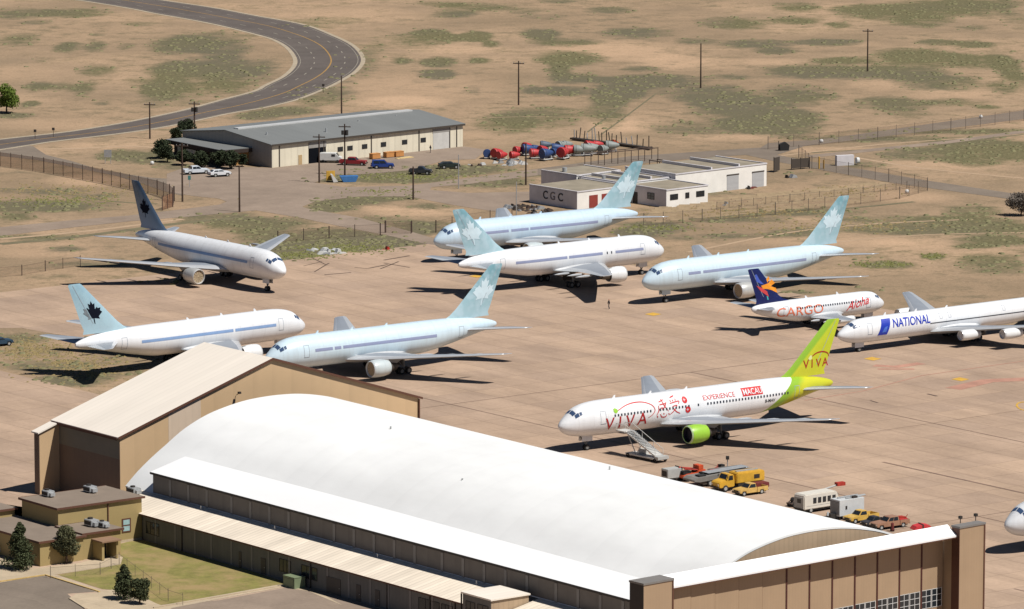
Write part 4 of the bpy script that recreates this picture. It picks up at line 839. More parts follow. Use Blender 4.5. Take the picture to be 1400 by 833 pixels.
        eo = MB().rev([(-x, r) for x, r in pr], (-ea, ey, ez_), 32).build('engine', engm or M_slat, rt, smooth=True, angle=45)
        if not coverm: MB().rev([(-.1, er*.865), (-.35, er*.825), (-.79, er*.84)], (-ea, ey, ez_), 32).build('intake_barrel', M_dkfan, eo, smooth=True)
        MB().rev([(-.12, er*.885), (.0, er*.93), (-.02, er*.97), (-.2, er*1.03)], (-ea, ey, ez_), 32).build('intake_lip', M_slat, eo, smooth=True)
        MB().rev([(-x, r) for x, r in core], (-ea, ey, ez_), 24).build('core_nozzle', M_hot, eo, smooth=True)
        fm_ = coverm or M_dkfan; dd = .25 if coverm else .8
        fo2 = MB().rev([(-dd, er*.87), (-dd-.001, er*.1), (-dd+.14, .02)], (-ea, ey, ez_), 32).build('fan', fm_, eo)
        if coverm:
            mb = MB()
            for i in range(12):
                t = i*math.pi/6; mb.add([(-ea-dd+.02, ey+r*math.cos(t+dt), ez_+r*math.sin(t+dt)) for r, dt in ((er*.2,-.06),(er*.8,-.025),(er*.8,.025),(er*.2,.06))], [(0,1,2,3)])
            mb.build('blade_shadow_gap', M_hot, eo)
        wz_ = float(np.interp(abs(ey), [q[1] for q in ws], [q[2] for q in ws])); wa = float(np.interp(abs(ey), [q[1] for q in ws], [q[0] for q in ws]))
        top = ez_+er*1.0
        MB().prism([(-ea-.9, top-.05), (-wa+.3, wz_+.05), (-wa-3.0, wz_-.2), (-ea-L0-.9, ez_+er*.35), (-ea-L0+.4, ez_+.2), (-ea-2.6, top-.35)], ey-.17, ey+.17, 'y').build('pylon', M_pyl if kind != 'dc8' else skinm, eo, bevel=.05)
    # landing gear
    if gear:
        hw, tp, bt = F_.sec(ngx); r_ = .47 if kind != 'small' else .3
        g_ = MB().tube((-ngx, 0, r_), (-ngx-.15, 0, bt+.3), .13).tube((-ngx-.05, 0, r_+.4), (-ngx+1.2, 0, bt+.1), .07).box(-ngx-.25, -ngx+.1, -.2, .2, r_-.12, r_+.12).build('nose_gear', M_strut, rt)
        for y in (-.24, .24): rim(wheel(g_, -ngx, y, r_, r_, .3), -ngx, y, r_, r_, .3)
        for y in (-.42, .42): MB().box(-ngx-.9, -ngx+1.1, y-.02, y+.02, bt-.75, bt+.12).build('gear_door', skinm, g_)
        for sd_ in (1, -1):
            r_ = .57 if kind != 'small' else .5; y0 = sd_*mgy; wz_ = float(np.interp(mgy, [q[1] for q in ws], [q[2] for q in ws]))
            g_ = MB().tube((-mgx, y0, r_), (-mgx, y0-sd_*.1, wz_), .2).tube((-mgx, y0, r_+.6), (-mgx+1.3, y0-sd_*1.0, wz_-.2), .09).box(-mgx-(.8 if kind != 'small' else .1), -mgx+(.8 if kind != 'small' else .1), y0-.12, y0+.12, r_-.12, r_+.12).build('main_gear', M_strut, rt)
            for dx in ((-.72, .72) if kind != 'small' else (0,)):
                for dy in (-.45, .45): rim(wheel(g_, -mgx+dx, y0+dy, r_, r_, .42), -mgx+dx, y0+dy, r_, r_, .42)
            if kind != 'small': MB().box(-mgx-1.3, -mgx+1.3, y0-sd_*1.5-.03, y0-sd_*1.5+.03, bt-1.0, bt+.3).build('gear_door', M_dark, g_)
    for a, hgt in ((10, .45), (17, .4), (24, .35)):
        if a < prof_[-1][0]-6: MB().prism([(-a-.1, F_.sec(a)[1]-.03), (-a-.5, F_.sec(a)[1]+hgt), (-a-.75, F_.sec(a)[1]+hgt), (-a-.7, F_.sec(a)[1]-.03)], -.03, .03, 'y').build('antenna', skinm, fo)
    return rt, fo, F_, fn_, fs_
M_ice = skin('pale_ice_blue_paint', hx(200,219,229), dirt=.12); M_whp = skin('white_paint', hx(226,228,230), dirt=.08); M_whd = skin('weathered_white_paint', hx(214,216,218), dirt=.16)
M_band = mat('window_mask_tape', hx(138,146,176), .6, .08, .8); M_band2 = mat('pale_blue_tape', hx(128,156,196), .6, .1, .8)
M_frost = fin_skin('frosted_teal_fin', hx(160,190,198), hx(112,152,162), hx(192,210,220), blotch=.35)
M_blfin = fin_skin('pale_blue_fin', hx(164,190,200), hx(138,170,184), hx(170,204,214), blotch=.25)
M_slfin = fin_skin('slate_blue_fin', hx(112,138,166), hx(62,84,110), hx(104,138,168), blotch=.3)
M_leafp = mat('pale_leaf', hx(200,220,228), .5, .08, 1); M_leafk = mat('black_leaf', (.008,.010,.018), .95, .1, 1, spec=.05); M_leafg = mat('grey_leaf', hx(120,130,136), .6, .35, 2)
M_greyeng = skin('grey_cowl', hx(190,200,202), dirt=.2); M_whteng = skin('white_cowl', hx(222,224,224), dirt=.12); M_silv = mat('silver_cowl', hx(196,196,192), .35, .15, 1.5, metal=.3)
M_cover = mat('intake_cover', hx(168,150,122), .7, .2, 2)
LEAFH = [(0,1.0),(.10,.78),(.24,.86),(.19,.48),(.36,.62),(.42,.52),(.62,.56),(.55,.38),(.68,.28),(.36,.02),(.42,-.12),(.04,-.06)]
LEAF = LEAFH + [(.03,-.42),(-.03,-.42)] + [(-x, y) for x, y in LEAFH[::-1]][:-1]
def on_fin(fs, sd_, a0, z0, sc_, lean=.0, off=.03):
    """map x (towards the tail when seen from the left side) and y to the fin surface"""
    def f(x, y):
        a = a0 + x*sc_ + lean*y*sc_; z = z0 + y*sc_; return (-a, sd_*(fin_y(fs, a, z)+off), z)
    return f
def leaf_on(fn_, fs, sd_, a0, z0, sc_, m, pts=LEAF, lean=.25, nm='maple_leaf'): return poly_on(pts, fn_, nm, m, on_fin(fs, sd_, a0, z0, sc_, lean), .4)
ICE = dict(skinm=M_ice, finm=M_frost, band_=M_band, engm=M_greyeng, coverm=M_cover, group='parked wide body airliners with leaf tails')
r_, fo, F_, fn_, fs = airliner('nearest pale blue airliner with leaf tail, its nose behind the tan gabled hangar', (-40.58, 880.58), 216.85, bandspans=((8.4,11.9),(12.3,13.6),(14.0,33.2)), **ICE)
for sd_ in (1, -1): leaf_on(fn_, fs, sd_, 44.3, 10.5, 3.3, M_leafp)
r_, fo, F_, fn_, fs = airliner('rightmost pale blue airliner with leaf tail, parked behind the small cargo jet', (23.42, 963.78), 217.32, bandspans=((8.6,11.4),(12,36.6)), near=1, **{**ICE, 'engm': M_silv})
for sd_ in (1, -1): leaf_on(fn_, fs, sd_, 44.2, 10.6, 3.4, M_leafp)
r_, fo, F_, fn_, fs = airliner('farthest pale blue airliner, its leaf tail standing before the white workshops', (-14.69, 1013.69), 214.7, bandspans=((8.2,15.4),(16,20),(20.4,36.4)), **{**ICE, 'skinm': skin('ice_blue_paint_two', hx(192,212,226), dirt=.12)})
for sd_ in (1, -1): leaf_on(fn_, fs, sd_, 44.2, 10.4, 3.3, M_leafp)
r_, fo, F_, fn_, fs = airliner('white airliner with teal leaf tail pointing right, in front of the farthest blue one', (28.17, 1003.15), 36.9, skinm=M_whp, finm=M_frost, band_=M_band, engm=M_whteng, coverm=M_whteng, group=ICE['group'], bandspans=((6.6,13.2),(16.2,24),(24.4,36)))
for sd_ in (1, -1): leaf_on(fn_, fs, sd_, 44.2, 10.4, 3.3, M_leafp)
for a in (14.0, 15.0): F_.patch(a, a+.25, 5.05, 5.5, -1, .02, 1).build('cabin_window', M_winl, fo)
def clip(P, c, k, sg):
    d = lambda p: sg*(c + k*p[1] - p[0]); out = []
    for p, q in zip(P, P[1:] + P[:1]):
        if d(p) >= 0: out.append(p)
        if d(p)*d(q) < 0: t = d(p)/(d(p)-d(q)); out.append((p[0]+(q[0]-p[0])*t, p[1]+(q[1]-p[1])*t))
    return out
r_, fo, F_, fn_, fs = airliner('white airliner with pale blue tail and half black half grey leaf', (-35.45, 916.54), 39.2, skinm=M_whp, finm=M_blfin, band_=M_band2, engm=M_whteng, coverm=M_whteng, group=ICE['group'], bandspans=((7.8,16.4),(16.8,35.5)))
for sd_ in (1, -1):
    g1_ = on_fin(fs, sd_, 43.75, 10.0, 2.75, .22)
    poly_on(clip(LEAF, .16, .38, 1), fn_, 'leaf_front_half', M_leafk, g1_, .4); poly_on(clip(LEAF, .22, .38, -1), fn_, 'leaf_rear_half', M_leafg, g1_, .4)
r_, fo, F_, fn_, fs = airliner('white airliner with slate blue tail and whole black leaf, alone at far left', (-41.35, 976.2), -51.6, skinm=skin('white_over_blue_paint', hx(228,230,232), dirt=.12), finm=M_slfin, band_=M_band2, engm=M_silv, coverm=M_cover, group=ICE['group'], bandspans=((8,37),))
for sd_ in (1, -1): leaf_on(fn_, fs, sd_, 43.9, 10.3, 2.5, M_leafk, lean=.2)
# partly visible white airliner at the right edge
Jn = at(1374.8, 720, 4.1)
airliner('white airliner cut off by the right edge of the view, only its nose showing', (Jn.x, Jn.y), 217, skinm=M_whd, finm=M_whd, engm=M_whteng, coverm=M_cover)
# lime tailed jet
GRN, YEL = hx(138,178,50), hx(192,192,44)
M_lime = skin('white_with_lime_tail_paint', hx(228,229,230), dirt=.06, aft=(GRN, YEL, 35.0))
M_limefin = fin_skin('lime_yellow_fin', YEL, hx(176,192,40), hx(206,208,60), blotch=.2, green=(GRN, 37.2, 1.07))
M_limeeng = mat('lime_cowl', hx(146,192,60), .4, .08, 1); M_redp = mat('red_paint', hx(196,30,34), .5, .08, 1); M_redd = mat('dark_red_paint', hx(166,24,28), .5, .08, 1); M_leafgreen = mat('leaf_green', hx(140,190,50), .5, .1, 1)
r_, fo, F_, fn_, fs = airliner('white twin engine airliner with lime green and yellow tail and red lettering along its side', (7.16, 819.48), 215.7, kind='300', skinm=M_lime, finm=M_limefin, engm=M_limeeng, coverm=None)
def port(a0, z0, tilt=0): return lambda x, y: F_.surf(a0+x, z0+y+tilt*x, 1, .03)
def star(a0, z0, tilt=0, F2=None): return lambda x, y: (F2 or F_).surf(a0-x, z0+y+tilt*x, -1, .03)
for a0, ch, dz in ((7.1,'V',-.05),(9.75,'I',.0),(11.0,'V',.0),(13.3,'A',.12)): lettering(ch, fo, 'lettering', M_redd, port(a0, 3.3+dz), 2.7, bold=.02, sx=1.0)
def stroke(pts, wd, parent, nm, m, fn):
    P = smooth_px(pts, 5); bm_ = []; L_, R2 = [], []
    for i, p in enumerate(P):
        q0, q1 = P[max(i-1,0)], P[min(i+1,len(P)-1)]; d = Vector((q1[0]-q0[0], q1[1]-q0[1])).normalized(); w2 = wd*(.35+.65*math.sin(math.pi*min(1, .15+i/len(P)*.85)))/2
        L_.append(fn(p[0]-d.y*w2, p[1]+d.x*w2)); R2.append(fn(p[0]+d.y*w2, p[1]-d.x*w2))
    k = len(P); mb = MB().add(L_ + R2, [(i, i+1, i+1+k, i+k) for i in range(k-1)]); return mb.build(nm, m, parent)
ID = lambda x, z: F_.surf(x, z, 1, .03)
stroke([(9.6,6.05),(11.2,6.6),(13.0,6.85),(14.8,6.75),(16.2,6.2),(16.6,5.4),(16.0,4.7),(15.3,4.4)], .15, fo, 'swoosh', M_redp, ID)
poly_on([(8.75,6.0),(8.8,6.35),(9.1,6.45),(9.5,6.25),(9.6,5.95),(9.3,5.7),(8.95,5.7)], fo, 'leaf_mark', M_leafgreen, ID)
for st_ in (  # two brushed characters
    [(17.6,6.5),(18.6,6.75)],[(17.4,6.0),(17.3,5.2),(16.9,4.6)],[(17.6,6.1),(18.9,6.2)],[(18.2,6.9),(18.5,5.9),(19.2,5.0)],[(19.0,6.4),(18.5,5.7),(17.9,5.3)],[(17.7,5.6),(18.2,5.6)],[(17.0,4.5),(17.2,4.2)],[(17.6,4.7),(18.0,4.2),(18.7,4.2),(18.9,4.6)],[(18.2,4.8),(18.4,4.6)],[(19.2,4.7),(19.4,4.4)],
    [(20.0,6.9),(20.9,7.1)],[(19.8,6.6),(19.9,6.3)],[(20.3,6.6),(20.35,6.35)],[(20.9,6.7),(20.8,6.4)],[(19.6,6.1),(21.4,6.3),(21.2,5.9)],[(20.0,5.6),(20.9,5.7),(20.2,4.9),(19.5,4.4)],[(20.1,5.4),(20.7,4.8),(21.5,4.4)]):
    stroke(st_, .16, fo, 'brush_stroke', M_redp, ID)
for a0, z0, r0 in ((22.6,6.35,.5),(23.0,4.85,.52)):
    poly_on([(a0+r0*math.cos(t), z0+r0*math.sin(t)) for t in np.linspace(0, 2*math.pi, 19)[:-1]], fo, 'round_seal', M_redp, ID); lettering('+', fo, 'seal_mark', M_whp, lambda x, y, a0=a0, z0=z0: F_.surf(a0-.3+x, z0-.3+y, 1, .045), .9)
lettering('EXPERIENCE', fo, 'lettering', M_redp, port(26.2, 5.92), 1.02, sx=1.12)
poly_on([(33.9,5.75),(37.9,5.75),(37.9,6.95),(33.9,6.95)], fo, 'red_panel', M_redp, ID); lettering('MACAU', fo, 'lettering', M_whp, lambda x, y: F_.surf(34.15+x, 5.95+y, 1, .05), 1.15, bold=.01, sx=.93)
lettering('B-MAV', fo, 'registration', M_blk, port(38.3, 4.35), .72, bold=.01)
a = 8.8; k = 0
while a < 43.2:
    if not (16.2 < a < 16.9 or 23.4 < a < 24.9 or (25.4 < a < 26.2)): F_.patch(a, a+.26, 5.2, 5.55, 1, .045, 1, 2).build('cabin_window', M_winl, fo)
    a += .62; k += 1
for sd_ in (1,):
    for x0, ch in ((47.6,'V'),(49.3,'I'),(50.2,'V'),(51.6,'A')): lettering(ch, fn_, 'lettering', M_redd, lambda x, y, x0=x0: (-(x0+x), fin_y(fs, x0+x, 8.5+y)+.035, 8.5+y), 1.9, bold=.015, sx=.95)
    stroke([(49.3,10.25),(50.3,10.75),(51.6,10.85),(52.7,10.5),(53.0,9.9)], .2, fn_, 'swoosh', M_redd, lambda x, z: (-x, fin_y(fs, x, z)+.04, z))
    poly_on([(48.6,10.0),(49.0,10.5),(49.4,10.4),(49.3,9.9),(48.9,9.7)], fn_, 'leaf_mark', mat('cream_leaf', hx(224,226,160), .5), lambda x, z: (-x, fin_y(fs, x, z)+.04, z))
# small cargo jet
M_navy = mat('navy_fin_paint', hx(18,30,86), .35, .1, 1); M_or = mat('orange_paint', hx(226,120,84), .5, .1, 2); M_or2 = mat('bright_orange', hx(238,150,40), .5, .08, 2); M_pinkr = mat('coral_red_paint', hx(206,70,72), .5, .1, 1); M_blu2 = mat('violet_blue', hx(70,96,190), .5, .1, 1)
Hn = at(1207.6, 414, 2.65)
r_, fo, F_, fn_, fs = airliner('small white cargo jet with dark blue tail and orange flower emblem', (Hn.x, Hn.y), 35.5, kind='small', skinm=M_whp, finm=M_navy, engm=M_whteng, coverm=None)
lettering('CARGO', fo, 'lettering', M_or, lambda x, y: F_.surf(25.0-x, 2.55+y, -1, .03), 2.25, sx=1.28, bold=-.0)
lettering('Aloha', fo, 'script_lettering', M_pinkr, lambda x, y: F_.surf(9.9-x, 2.35+y+.17*x, -1, .03), 2.0, shear=.45, sx=1.05, bold=.03)
a = 6.0
while a < 20.6:
    F_.patch(a, a+.24, 3.62, 3.92, -1, .045, 1, 2).build('cabin_window', M_winl, fo); a += .52
fy = lambda x, z: (-x, -(fin_y(fs, x, z)+.03), z)
for pts, mm in (([(26.0,8.5),(25.2,9.1),(24.4,8.4),(25.4,7.9),(24.2,7.5),(23.9,6.6),(25.2,7.2),(26.2,7.5),(27.2,7.6),(27.6,8.2)], M_or2), ([(26.4,9.2),(25.9,9.7),(25.6,9.2),(26.2,8.6)], M_or2), ([(28.6,8.3),(27.4,7.8),(26.3,7.1),(25.9,6.1),(26.5,6.5),(27.6,7.2)], M_pinkr), ([(29.0,10.2),(28.6,9.0),(27.6,8.5),(27.0,8.4),(27.9,9.2),(28.6,10.3)], M_blu2), ([(26.1,6.2),(25.9,5.6),(26.2,5.6),(26.4,6.3)], mat('teal_stem', hx(70,170,170), .5))):
    poly_on(pts, fn_, 'flower_emblem', mm, fy, .5)
# four-engined jet
M_nblue = mat('royal_blue_paint', hx(24,52,168), .45, .08, 1)
In = at(1145.3, 459.4, 3.2)
r_, fo, F_, fn_, fs = airliner('long white four engine jet with blue lettering at the right edge of the ramp', (In.x, In.y), 217, kind='dc8', skinm=M_whp, finm=M_whp, engm=M_whteng, coverm=M_whteng, stabm=[M_whteng]*3)
poly_on([(7.4,2.75),(9.5,2.75),(10.6,5.35),(8.6,5.35)], fo, 'blue_panel', M_nblue, ID if False else (lambda x, z: F_.surf(x, z, 1, .03)))
poly_on([(8.3,3.2),(9.2,3.2),(9.6,4.2),(8.9,4.0)], fo, 'panel_emblem', mat('pale_blue_mark', hx(70,110,200), .5), lambda x, z: F_.surf(x, z, 1, .045))
lettering('NATIONAL', fo, 'lettering', M_nblue, lambda x, y: F_.surf(10.8+x, 3.85+y, 1, .03), 1.95, shear=.2, bold=.035, sx=.86)
F_.patch(19.2, 50, 3.62, 3.78, 1, .03).build('cheat_line', mat('dark_stripe', hx(60,62,70), .5), fo)
for a in (21.5, 23.5, 36): F_.ring(a, a+.6, 4.3, 5.2, 1, .05).build('escape_hatch', M_seam, fo)

# ------------------------------------------------------------------ vehicles
def paint(nm, c, v=.12): return mat(nm, hx(*c), .4, v, 1.2)
M_hub = mat('wheel_rim', hx(170,170,166), .5, .1, 2); M_lamp = mat('lamp_glass', hx(220,210,190), .2, .1, 1); M_tail = mat('tail_lamp', hx(150,30,26), .3, .1, 1)
M_bump = mat('bumper_dark', hx(50,48,46), .6, .1, 2); M_under = mat('underbody', (.015,.015,.015), .9)
def add_wheels(rt, xs, yw, r):
    for x in xs:
        for sg in (-1, 1):
            w_ = wheel(rt, x, sg*yw, r, r, .26); rim(w_, x, sg*(yw+.02), r, r, .26)
            for v_ in (w_.children[0],): v_.data.materials.clear(); v_.data.materials.append(M_hub)
def glass(parent, pts, nm='window'):
    """thin glazed panel: pts quad, 3 mm proud"""
    P = [Vector(p) for p in pts]; n = (P[1]-P[0]).cross(P[3]-P[0]).normalized()
    MB().add([p + n*.03 for p in P] + [p - n*.03 for p in P], [(0,1,2,3),(7,6,5,4),(0,4,5,1),(1,5,6,2),(2,6,7,3),(3,7,4,0)]).build(nm, M_glass, parent)
def pickup(label, pos, rz, pm, load=None, L_=5.3, bed=True, cat='pickup truck', name='pickup_truck', group=None, crew=False, s=1.0):
    rt = root(name, label, cat, (pos[0], pos[1], .03), rz, group); h = .95
    f, r_ = L_/2, -L_/2; cb = -.55 if not crew else -1.15
    out = [(r_,.5),(r_,1.1),(cb,1.1),(1.15,1.12),(f-.15,1.0),(f,.85),(f,.5),(f-.45,.42),(f-.55,.72),(f-1.15,.72),(f-1.25,.38),(r_+1.55,.38),(r_+1.45,.72),(r_+.85,.72),(r_+.75,.45)]
    if bed:
        b_ = MB().prism([(cb-.05,.38),(cb-.05,1.1),(1.15,1.12),(f-.15,1.0),(f,.85),(f,.5),(f-.45,.42),(f-.55,.72),(f-1.15,.72),(f-1.25,.38)], -h, h).build('body', pm, rt, bevel=.05)
        bd = MB().prism([(r_,.5),(r_,1.12),(cb-.1,1.12),(cb-.1,.38),(r_+1.55,.38),(r_+1.45,.72),(r_+.85,.72),(r_+.75,.45)], -h, -h+.1).prism([(r_,.5),(r_,1.12),(cb-.1,1.12),(cb-.1,.38),(r_+1.55,.38),(r_+1.45,.72),(r_+.85,.72),(r_+.75,.45)], h-.1, h).box(r_, r_+.08, -h+.1, h-.1, .5, 1.12).box(r_+.08, cb-.1, -h+.1, h-.1, .62, .7).build('bed', pm, rt)
    else:
        b_ = MB().prism(out, -h, h).build('body', pm, rt, bevel=.06)
    c1 = cb; top = 1.72
    if not bed: c1 = r_+.9 if cat == 'car' else r_+.15; top = 1.45 if cat == 'car' else 1.8
    rear = c1 - (.0 if cat != 'car' else .55)
    cab = MB(); y0, y1 = h-.08, h-.22
    vs = [(1.1,-y0,1.08),(rear,-y0,1.08),(rear,y0,1.08),(1.1,y0,1.08),(.45,-y1,top),(c1+.1,-y1,top),(c1+.1,y1,top),(.45,y1,top)]
    cab.add(vs, [(0,1,2,3),(7,6,5,4),(0,4,5,1),(1,5,6,2),(2,6,7,3),(3,7,4,0)]); cb_ = cab.build('cab', pm, rt, bevel=.04)
    V = [Vector(v) for v in vs]
    def inset(a, b, c, d, k0=.1, k1=.9, l0=.12, l1=.86):
        q = lambda u, v: (V[a]*(1-u)+V[b]*u)*(1-v) + (V[d]*(1-u)+V[c]*u)*v
        return [q(k0,l0), q(k1,l0), q(k1,l1), q(k0,l1)]
    glass(cb_, inset(3,0,4,7,.06,.94), 'windscreen'); glass(cb_, inset(1,2,6,5,.08,.92), 'rear_window')
    nw = 1 if (bed and not crew) else 2
    for i in range(nw):
        u0, u1 = .08+(.86/nw)*i, .04+(.86/nw)*(i+1)
        glass(cb_, inset(0,1,5,4,u0,u1)); glass(cb_, inset(2,3,7,6,1-u1,1-u0))
    MB().box(f-.02, f+.1, -h+.05, h-.05, .42, .6).build('bumper', M_bump, rt); MB().box(r_-.1, r_+.02, -h+.05, h-.05, .45, .6).build('bumper', M_bump, rt)
    MB().box(f-.02, f+.012, -.55, .55, .66, .86).build('grille', M_bump, b_)
    for sg in (-1, 1): MB().box(f-.05, f+.02, sg*.75-.14, sg*.75+.14, .68, .86).build('headlight', M_lamp, b_); MB().box(r_-.015, r_+.05, sg*.82-.1, sg*.82+.1, .75, 1.0).build('tail_light', M_tail, b_)
    MB().box(r_+.3, f-.3, -h+.15, h-.15, .3, .44).build('chassis', M_under, rt)
    add_wheels(rt, (f-.85, r_+1.15), h-.16, .37)
    if s != 1.0: rt.scale = (s, s, s)
    return rt
def gp(u, v, z=0): p = at(u, v, z); return (p.x, p.y)
HB = math.degrees(PHI)+180                                          # nose towards lower left, like most ramp vehicles
pickup('plain yellow pickup truck in front of the yellow tanker truck', gp(1025.5, 676), R(216), paint('yellow_truck_paint', (204,168,96), .2))
pickup('yellow pickup truck with dark load bed parked beside the white box trailer', gp(1177, 713.5), R(217), paint('amber_truck_paint', (206,168,82), .2))
bp_ = pickup('brown pickup truck with red equipment in its bed, rightmost on the ramp', gp(1216, 722), R(214), paint('brown_truck_paint', (158,120,96)), crew=True, L_=5.9)
def toolrig(name, label, cat, pos, rz, parts_, z=0.03):
    rt = root(name, label, cat, (pos[0], pos[1], z), rz)
    for nm, mb, m in parts_: mb.build(nm, m, rt, bevel=0)
    return rt
M_rrust = mat('red_machine_paint', hx(170,52,38), .6, .25, 2); M_orng = mat('orange_machine_paint', hx(206,84,44), .55, .2, 2); M_pink = mat('faded_red_tarp', hx(196,56,60), .7, .15, 2)
bx_ = Vector(gp(1216, 722)).to_3d(); d_ = Vector((math.cos(R(214)), math.sin(R(214)), 0))
q_ = bx_ - d_*2.0; toolrig('tool_box', 'faded red equipment lying in the bed of the brown pickup', 'equipment', (q_.x, q_.y), R(214), [('box', MB().box(-.9,.5,-.6,.5,0,.4), M_pink), ('lid', MB().prism([(-.95,.4),(.55,.4),(.3,.7),(-.7,.65)], -.62, .3), M_rrust), ('handle', MB().tube((-.5,.3,.4),(-.9,.5,.95),.05,n=6), M_rrust)], .78)
pickup('small dark pickup hood squeezed between the yellow and the brown pickups', gp(1195, 719.5), R(217), paint('dark_truck_paint', (62,60,62)), L_=4.7, s=.85)
# tanker truck
tk = root('tanker_truck', 'yellow tanker truck with a long tank body behind its cab', 'truck', (*gp(1013, 668), .03), R(214)); M_ty = paint('tanker_yellow', (212,164,56), .2)
cb_ = MB().prism([(1.9,.7),(1.9,1.6),(2.1,2.5),(3.0,2.55),(3.45,1.75),(4.5,1.55),(4.75,1.3),(4.75,.75),(4.5,.6),(2.2,.6)], -1.05, 1.05).build('cab', M_ty, tk, bevel=.08)
MB().prism([(-3.6,1.0),(-3.6,2.35),(-3.4,2.6),(1.4,2.6),(1.6,2.35),(1.6,1.0)], -1.1, 1.1).build('tank_body', M_ty, tk, bevel=.12)
MB().box(-3.5,4.4,-.5,.5,.5,.98).build('chassis', M_under, tk); MB().box(-3.0,1.3,-1.14,-1.06,.6,1.0).box(-3.0,1.3,1.06,1.14,.6,1.0).build('side_guard', M_bump, tk)
MB().box(-2.6,-1.6,1.102,1.14,1.5,2.1).build('hose_panel', M_dark, tk); MB().box(-3.0,1.0,-.25,.25,2.61,2.72).build('walkway', M_gal, tk)
glass(cb_, [(3.4,-.85,1.82),(3.4,.85,1.82),(3.03,.8,2.46),(3.03,-.8,2.46)], 'windscreen')
for sg in (-1, 1):
    glass(cb_, [(2.25,sg*1.055,1.7),(3.1,sg*1.055,1.7),(2.9,sg*1.055,2.35),(2.3,sg*1.055,2.35)] if sg < 0 else [(3.1,1.055,1.7),(2.25,1.055,1.7),(2.3,1.055,2.35),(2.9,1.055,2.35)])
    MB().box(4.74,4.78,sg*.8-.16,sg*.8+.16,.95,1.2).build('headlight', M_lamp, cb_); MB().tube((3.3,sg*1.2,2.0),(3.3,sg*1.2,2.35),.07,n=6).build('mirror', M_bump, cb_)
MB().box(4.75,4.9,-1.0,1.0,.55,.8).build('bumper', M_bump, cb_)
for x in (3.6, -1.4, -2.6):
    for sg in (-1, 1): w_ = wheel(tk, x, sg*.95, .5, .5, .34); q = rim(w_, x, sg*.98, .5, .5, .34); q.data.materials[0] = M_hub
# belt loader / flat deck
fd = root('loader_truck', 'long grey flat decked cargo loader beside the yellow tanker truck', 'cargo loader', (*gp(983, 661), .03), R(214)); M_gld = mat('grey_loader_paint', hx(128,124,118), .6, .2, 1)
dk = MB().prism([(-5.2,1.5),(-5.2,1.9),(5.0,1.55),(5.6,1.2),(5.6,.95),(4.6,.8),(-4.8,1.2)], -1.5, 1.5).build('deck', M_gld, fd, bevel=.05)
MB().prism([(-4.4,.5),(-4.6,1.2),(4.4,.8),(3.8,.4)], -1.25, 1.25).build('chassis', mat('loader_side', hx(100,92,84), .7, .2, 1), fd)
MB().box(-4.9,2.5,-.9,.9,1.96,2.0).build('roller_bed', M_gal, dk).rotation_euler = (0, R(2), 0)
MB().box(1.2,2.9,-1.2,-.2,1.72,1.86).box(3.2,4.5,.1,1.2,1.66,1.8).build('deck_opening', M_under, dk)
for sg in (-1, 1): MB().box(-5,1,sg*1.5-.04,sg*1.5+.04,1.9,2.05).build('side_rail', M_gld, dk)
for x in (2.6, -3.0):
    for sg in (-1, 1): w_ = wheel(fd, x, sg*1.3, .5, .5, .34); q = rim(w_, x, sg*1.34, .5, .5, .34); q.data.materials[0] = M_hub
# red tug with boom
tg = root('tow_tractor', 'orange red tractor with black engine between the grey cart and the flat loader', 'tractor', (*gp(944.5, 656.5), .03), R(214))
MB().prism([(-2.2,.6),(-2.2,1.5),(-.9,1.6),(-.7,1.15),(1.0,1.1),(1.9,.9),(1.9,.5)], -.8, .8).build('body', M_orng, tg, bevel=.06); MB().box(.3,1.7,-.5,.5,1.0,1.5).build('engine_cover', M_under, tg)
MB().box(-1.8,-.9,-.75,.75,1.6,2.2).build('canopy', M_orng, tg, bevel=.05); MB().tube((-1.9,-.5,1.4),(1.8,-.6,2.0),.12,n=8).tube((-1.9,.5,1.4),(1.6,.6,1.9),.1,n=8).build('boom', M_rrust, tg)
MB().box(-.7,-.3,-.3,.3,1.15,1.7).build('seat', M_under, tg)
for x in (1.2, -1.4):
    for sg in (-1, 1): w_ = wheel(tg, x, sg*.85, .48, .48, .34); q = rim(w_, x, sg*.88, .48, .48, .34); q.data.materials[0] = M_rrust
# grey ground power cart
gc = root('ground_cart', 'small light grey box cart, leftmost of the ramp equipment', 'equipment cart', (*gp(918, 657.5), .03), R(214)); M_lgrey = mat('light_grey_cart', hx(172,172,168), .55, .1, 1)
MB().box(-1.3,1.3,-.85,.85,.5,1.9).build('housing', M_lgrey, gc, bevel=.06); MB().box(1.302,1.33,-.6,.6,.8,1.6).build('grille', M_dark, gc); MB().box(-1.25,1.25,-.8,.8,.35,.498).build('chassis', M_under, gc)
MB().box(-1.36,-1.3,-.9,.9,.4,2.05).build('end_panel', M_bump, gc); MB().tube((1.3,0,.4),(2.2,0,.3),.05,n=6).build('tow_bar', M_bump, gc)
for x in (-.9,.9):
    for sg in (-1, 1): wheel(gc, x, sg*.7, .25, .25, .2)
toolrig('small_tug', 'small red tug behind the grey flat deck loader', 'tug', gp(980,648.5), R(214), [('body', MB().prism([(-1.4,.3),(-1.4,1.0),(-.3,1.0),(.2,.8),(1.3,.8),(1.3,.3)], -.6, .6), M_rrust), ('seat', MB().box(-1.2,-.5,-.4,.4,1.0,1.4), M_under), ('steering_post', MB().tube((.1,0,.8),(-.2,0,1.5),.05,n=6), M_rrust), ('wheels', MB().tube((-.9,-.7,.28),(-.9,.7,.28),.28).tube((.9,-.7,.28),(.9,.7,.28),.28), M_tyre)])
